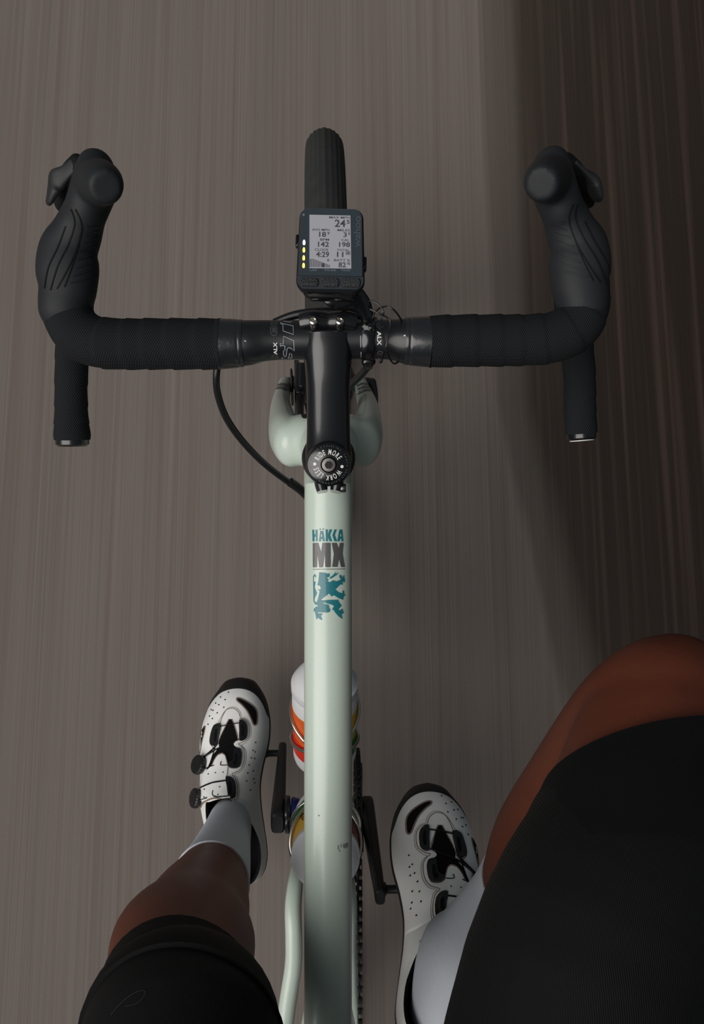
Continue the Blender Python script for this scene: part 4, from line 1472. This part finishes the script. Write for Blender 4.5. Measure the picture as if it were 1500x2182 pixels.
def shoe(side, H, T, lean):
    ey = (T - H).normalized()
    ex = V((1, 0, 0)) * (-side)                # + = medial
    ez = (ex.cross(ey) if side == -1 else ey.cross(ex)).normalized()
    ex = (ey.cross(ez) if side == -1 else ez.cross(ey)).normalized()
    ex = (ex + ez * lean).normalized()
    ez = (ez - ex * ez.dot(ex)).normalized()
    SCL = (T - H).length / 300
    def w(u, v, z):
        return H + (ex * u + ey * v + ez * z) * SCL
    top = thing_part = None
    up = MB()
    rows = [section(v) for v in VS]
    vs = [w(x, v + lip(v, x), z + 9) for v, row in zip(VS, rows) for x, z, _ in row]
    fs, mi = [], []
    for i in range(len(VS) - 1):
        for j in range(NP - 1):
            fs.append((i * NP + j, i * NP + j + 1, (i + 1) * NP + j + 1, (i + 1) * NP + j))
            mi.append(1 if VS[i] <= VF and NO - 1 <= j <= NP - NO - 1 else 0)
    # heel end and toe end
    fs.append(tuple(range(NP)))
    mi.append(0)
    fs.append(tuple((len(VS) - 1) * NP + j for j in range(NP))[::-1])
    mi.append(0)
    up.add(vs, fs, mi)
    so = up.build('shoe', [M['upper'], M['lining']], rider, angle=55)
    # outsole with toe bumper
    sl = MB()
    rg = []
    for z, g in ((-3, -4), (-1, -1), (3, 1.0), (9, 1.8), (14, 1.2)):
        ring_ = []
        for v in VS:
            ring_.append(w(interp(EDGE, v, 1) + g, v - 1 + 2.0 * max(0, (v - 280) / 20), z))
        for v in VS[::-1]:
            ring_.append(w(interp(EDGE, v, 2) - g, v - 1 + 2.0 * max(0, (v - 280) / 20), z))
        rg.append(ring_)
    sl.rings(rg, True)
    sl.build('sole', M['sole'], so)
    # toe cap: rubber shell over the front
    ARC = [(-62, 235), (-56, 250), (-51, 258), (-43, 268), (-33, 277), (-21, 281.5), (-9, 283.3), (2, 282.6), (11, 280), (19.6, 275), (27, 267), (32.6, 257), (37.7, 243), (44, 232)]
    cols = []
    for j in range(0, NP):
        ve = 270
        for _ in range(12):
            P = section(ve)[j]
            ve = .5 * ve + .5 * interp(ARC, max(-60, min(43, P[0])))
        ve = min(ve, 297)
        col = []
        for k in range(13):
            q = k / 12
            v = ve + (300 - ve) * (1 - (1 - q) ** 1.6)
            x, z, _ = section(v)[j]
            c = (interp(EDGE, v, 1) + interp(EDGE, v, 2)) / 2
            g = 1.2 if k else .3
            col.append(w(x + (x - c) * .02 * (g > 1), v + (g if q > .5 else 0) * q, z + 9 + g * .7))
        cols.append(col)
    tc_ = MB()
    tc_.add([p for c in cols for p in c], [(j * 13 + k, j * 13 + k + 1, (j + 1) * 13 + k + 1, (j + 1) * 13 + k) for j in range(NP - 1) for k in range(12)])
    tc_.build('toe_cap', M['sole'], so)

    tree = bvh(so)
    inside = {p.index for p in so.data.polygons if p.material_index == 1}
    # drawing plane in shoe coordinates: close-up units -> mm
    O_ = w((0 - 625) / 6.9, 2182 / 6.96, 40)
    U_ = ex * (SCL / 6.9)
    V_ = -ey * (SCL / 6.96)
    view = V((.135, .16, 1.55)) if side == -1 else V((-.135, .16, 1.55))
    F_ = Frame(O_, U_, V_, ex * .085 + ey * .02 + ez * .99)
    D = lambda n_, pl_, m_, off=.0003, th=0, g=22: decal(n_, pl_, F_, tree, m_, so, off, th, g, skip=inside)
    S2 = lambda P, s_=3: smooth2(P, s_, True)
    v1 = [(575, 315), (620, 320), (700, 365), (760, 415), (785, 470), (785, 560), (770, 595), (745, 590), (720, 530), (680, 450), (620, 380), (580, 345)]
    D('toe_vent', [S2(v1)], M['lining'], .0003)
    D('vent_binding', ribbon(S2(v1), 14, True), M['tan'], .0004)
    v2 = [(248, 590), (238, 660), (212, 760), (192, 870), (182, 925), (160, 905), (160, 800), (185, 670), (225, 605)]
    D('side_vent', [S2(v2, 2)], M['lining'], .0003)
    D('vent_binding', ribbon(S2(v2, 2), 9, True), M['tan'], .0004)
    tong = [(495, 540), (520, 540), (545, 600), (570, 690), (580, 740), (540, 785), (560, 815), (600, 835), (615, 880), (610, 960), (590, 1020), (540, 1030), (500, 1015), (475, 960), (460, 900), (430, 880), (395, 890), (350, 950), (320, 1000), (275, 1045), (300, 970), (340, 880), (395, 815), (388, 770), (420, 680), (460, 610)]
    D('tongue_gap', [S2(tong, 2)], M['lining'], .0004)
    D('gap_binding', ribbon([(388, 770), (420, 680), (460, 600), (490, 535), (525, 535), (550, 600), (578, 690), (585, 745)], 9), M['tan'], .0004)
    seam = [(405, 600), (385, 700), (350, 850), (290, 1010), (262, 1100), (235, 1240), (215, 1350), (205, 1420), (215, 1490), (182, 1590), (172, 1560), (195, 1400), (222, 1250), (250, 1090), (305, 960), (342, 840), (375, 690)]
    D('flap_seam', [seam], M['lining'], .0005)
    st_ = ribbon(smooth2([(600, 530), (660, 540), (702, 600), (697, 710), (640, 768), (590, 785), (622, 812), (652, 870), (642, 980), (600, 1050), (525, 1085), (560, 1125), (582, 1220), (572, 1320), (525, 1345), (600, 1395), (690, 1475)], 4), 7)
    st_ += ribbon(smooth2([(612, 520), (672, 532), (716, 600), (712, 715), (650, 785), (618, 800), (640, 820), (668, 870), (658, 985), (612, 1062), (548, 1092), (575, 1120), (597, 1220), (588, 1325), (548, 1350)], 4), 4)
    st_ += ribbon(smooth2([(340, 820), (300, 770), (305, 680), (340, 592), (395, 572), (410, 548), (432, 490), (472, 432), (540, 422), (590, 462), (612, 522)], 4), 7)
    st_ += ribbon(smooth2([(385, 560), (405, 520), (450, 450), (500, 412), (560, 412), (605, 455), (625, 510)], 4), 4)
    D('stitching', st_, M['tan'], .0003)
    perf = [(487, 250), (405, 297), (453, 328), (355, 358), (388, 378), (440, 408), (310, 425), (328, 433), (372, 463), (292, 490), (323, 520), (278, 575), (765, 775), (738, 855), (720, 930), (755, 937), (697, 1000), (683, 1080), (672, 1157), (710, 1250), (760, 870), (740, 1060), (745, 1140), (755, 1180), (297, 1085), (365, 1075), (438, 1072)]
    tag(D('perforations', dots(perf, 8, 6), M['dark'], .0004), kind='stuff')
    # straps with edges of their own
    sa = [(330, 1000), (355, 940), (390, 897), (430, 884), (455, 905), (470, 960), (482, 1015), (476, 1080), (460, 1143), (340, 1160), (222, 1205), (250, 1100), (285, 1040)]
    D('strap', [sa], M['strap'], .0003, .0016)
    D('strap_binding', ribbon(smooth2([(330, 1000), (355, 940), (390, 893), (430, 880), (458, 903), (475, 960), (485, 1010)], 3), 7), M['tan'], .0005, .0018)
    sb_ = [(213, 1222), (340, 1175), (465, 1158), (475, 1200), (482, 1298), (350, 1298), (225, 1338), (192, 1345)]
    D('strap', [sb_], M['strap'], .0003, .0016)
    D('collar_binding', ribbon(smooth2([(205, 1430), (240, 1360), (330, 1318), (410, 1320), (470, 1345), (520, 1365)], 4), 12), M['tan'], .0004, .0008)
    tag(D('strap_perforations', dots([(263, 1230), (405, 1212), (290, 1185), (355, 1170), (390, 1285), (262, 1305), (297, 1085), (365, 1075), (438, 1072)], 7, 6), M['dark'], .0024), kind='stuff')
    for P in ([(350, 592), (412, 583), (395, 700), (370, 800), (325, 795), (310, 750), (325, 660)], [(600, 545), (650, 560), (675, 610), (672, 700), (655, 745), (600, 755), (598, 650)], [(545, 840), (600, 838), (617, 880), (612, 960), (592, 1022), (540, 1032), (498, 1020), (485, 980), (535, 950)], [(462, 1120), (510, 1120), (545, 1160), (552, 1230), (545, 1310), (505, 1330), (482, 1290), (470, 1200)]):
        g = D('lace_guide', [S2(P, 2)], M['guide'], .0004, .0030)
        if g:
            cx, cy = sum(q[0] for q in P) / len(P), sum(q[1] for q in P) / len(P)
            in_ = [(cx + (x - cx) * .38, cy + (y - cy) * .62) for x, y in P]
            decal('guide_slot', [in_], F_, bvh(g), M['lining'], so, .0002, 0, 22)
    lace = [[(412, 606), (500, 590), (605, 576)], [(385, 782), (320, 850), (250, 905)], [(600, 742), (500, 785), (385, 830), (300, 880), (248, 908)], [(352, 1000), (300, 1015), (245, 1035)], [(478, 1002), (416, 1000), (420, 965)], [(465, 1150), (340, 1168), (212, 1213)], [(482, 1300), (348, 1298), (342, 1245)], [(285, 1312), (225, 1332), (188, 1346)]]
    pl_ = []
    for P in lace:
        pl_ += ribbon(smooth2(P, 4), 6)
    D('lace_wire', pl_, M['guide'], .0006, .0022, 30)
    # dials on the outer side
    for (zx, zy, hz, rad, ax) in ((196, 985, 50, 13.5, (-.72, .20, .66)), (140, 1312, 62, 13.5, (-.84, .10, .52))):
        c = F_.p(zx, zy) + ez * (hz - 40 + 9) * SCL
        a = (ex * ax[0] + ey * ax[1] + ez * ax[2]).normalized()
        k = .001
        # sit it on the side wall
        h_, n_, _, _ = tree.find_nearest(c)
        c = h_ + n_ * .002
        prof = [(rad * .8, -3), (rad * .8, 1.5), (rad, 2), (rad, 8), (rad * .92, 9.5), (rad * .7, 10.2), (rad * .3, 10.0), (.05, 9.8)]
        n_k = 48
        b1 = a.orthogonal().normalized()
        b2 = a.cross(b1)
        rg = []
        for r_, t in prof:
            rg.append([c + a * t * k + (b1 * math.cos(2 * math.pi * i / n_k) + b2 * math.sin(2 * math.pi * i / n_k)) * (r_ * k * (1 + (.05 if i % 2 and 2 <= t <= 9.5 else 0))) for i in range(n_k)])
        MB().rings(rg, True).build('closure_dial', M['guide'], so, angle=30)
    return so


shoe(-1, *SHOES[-1], 0)
shoe(1, *SHOES[1], 0)
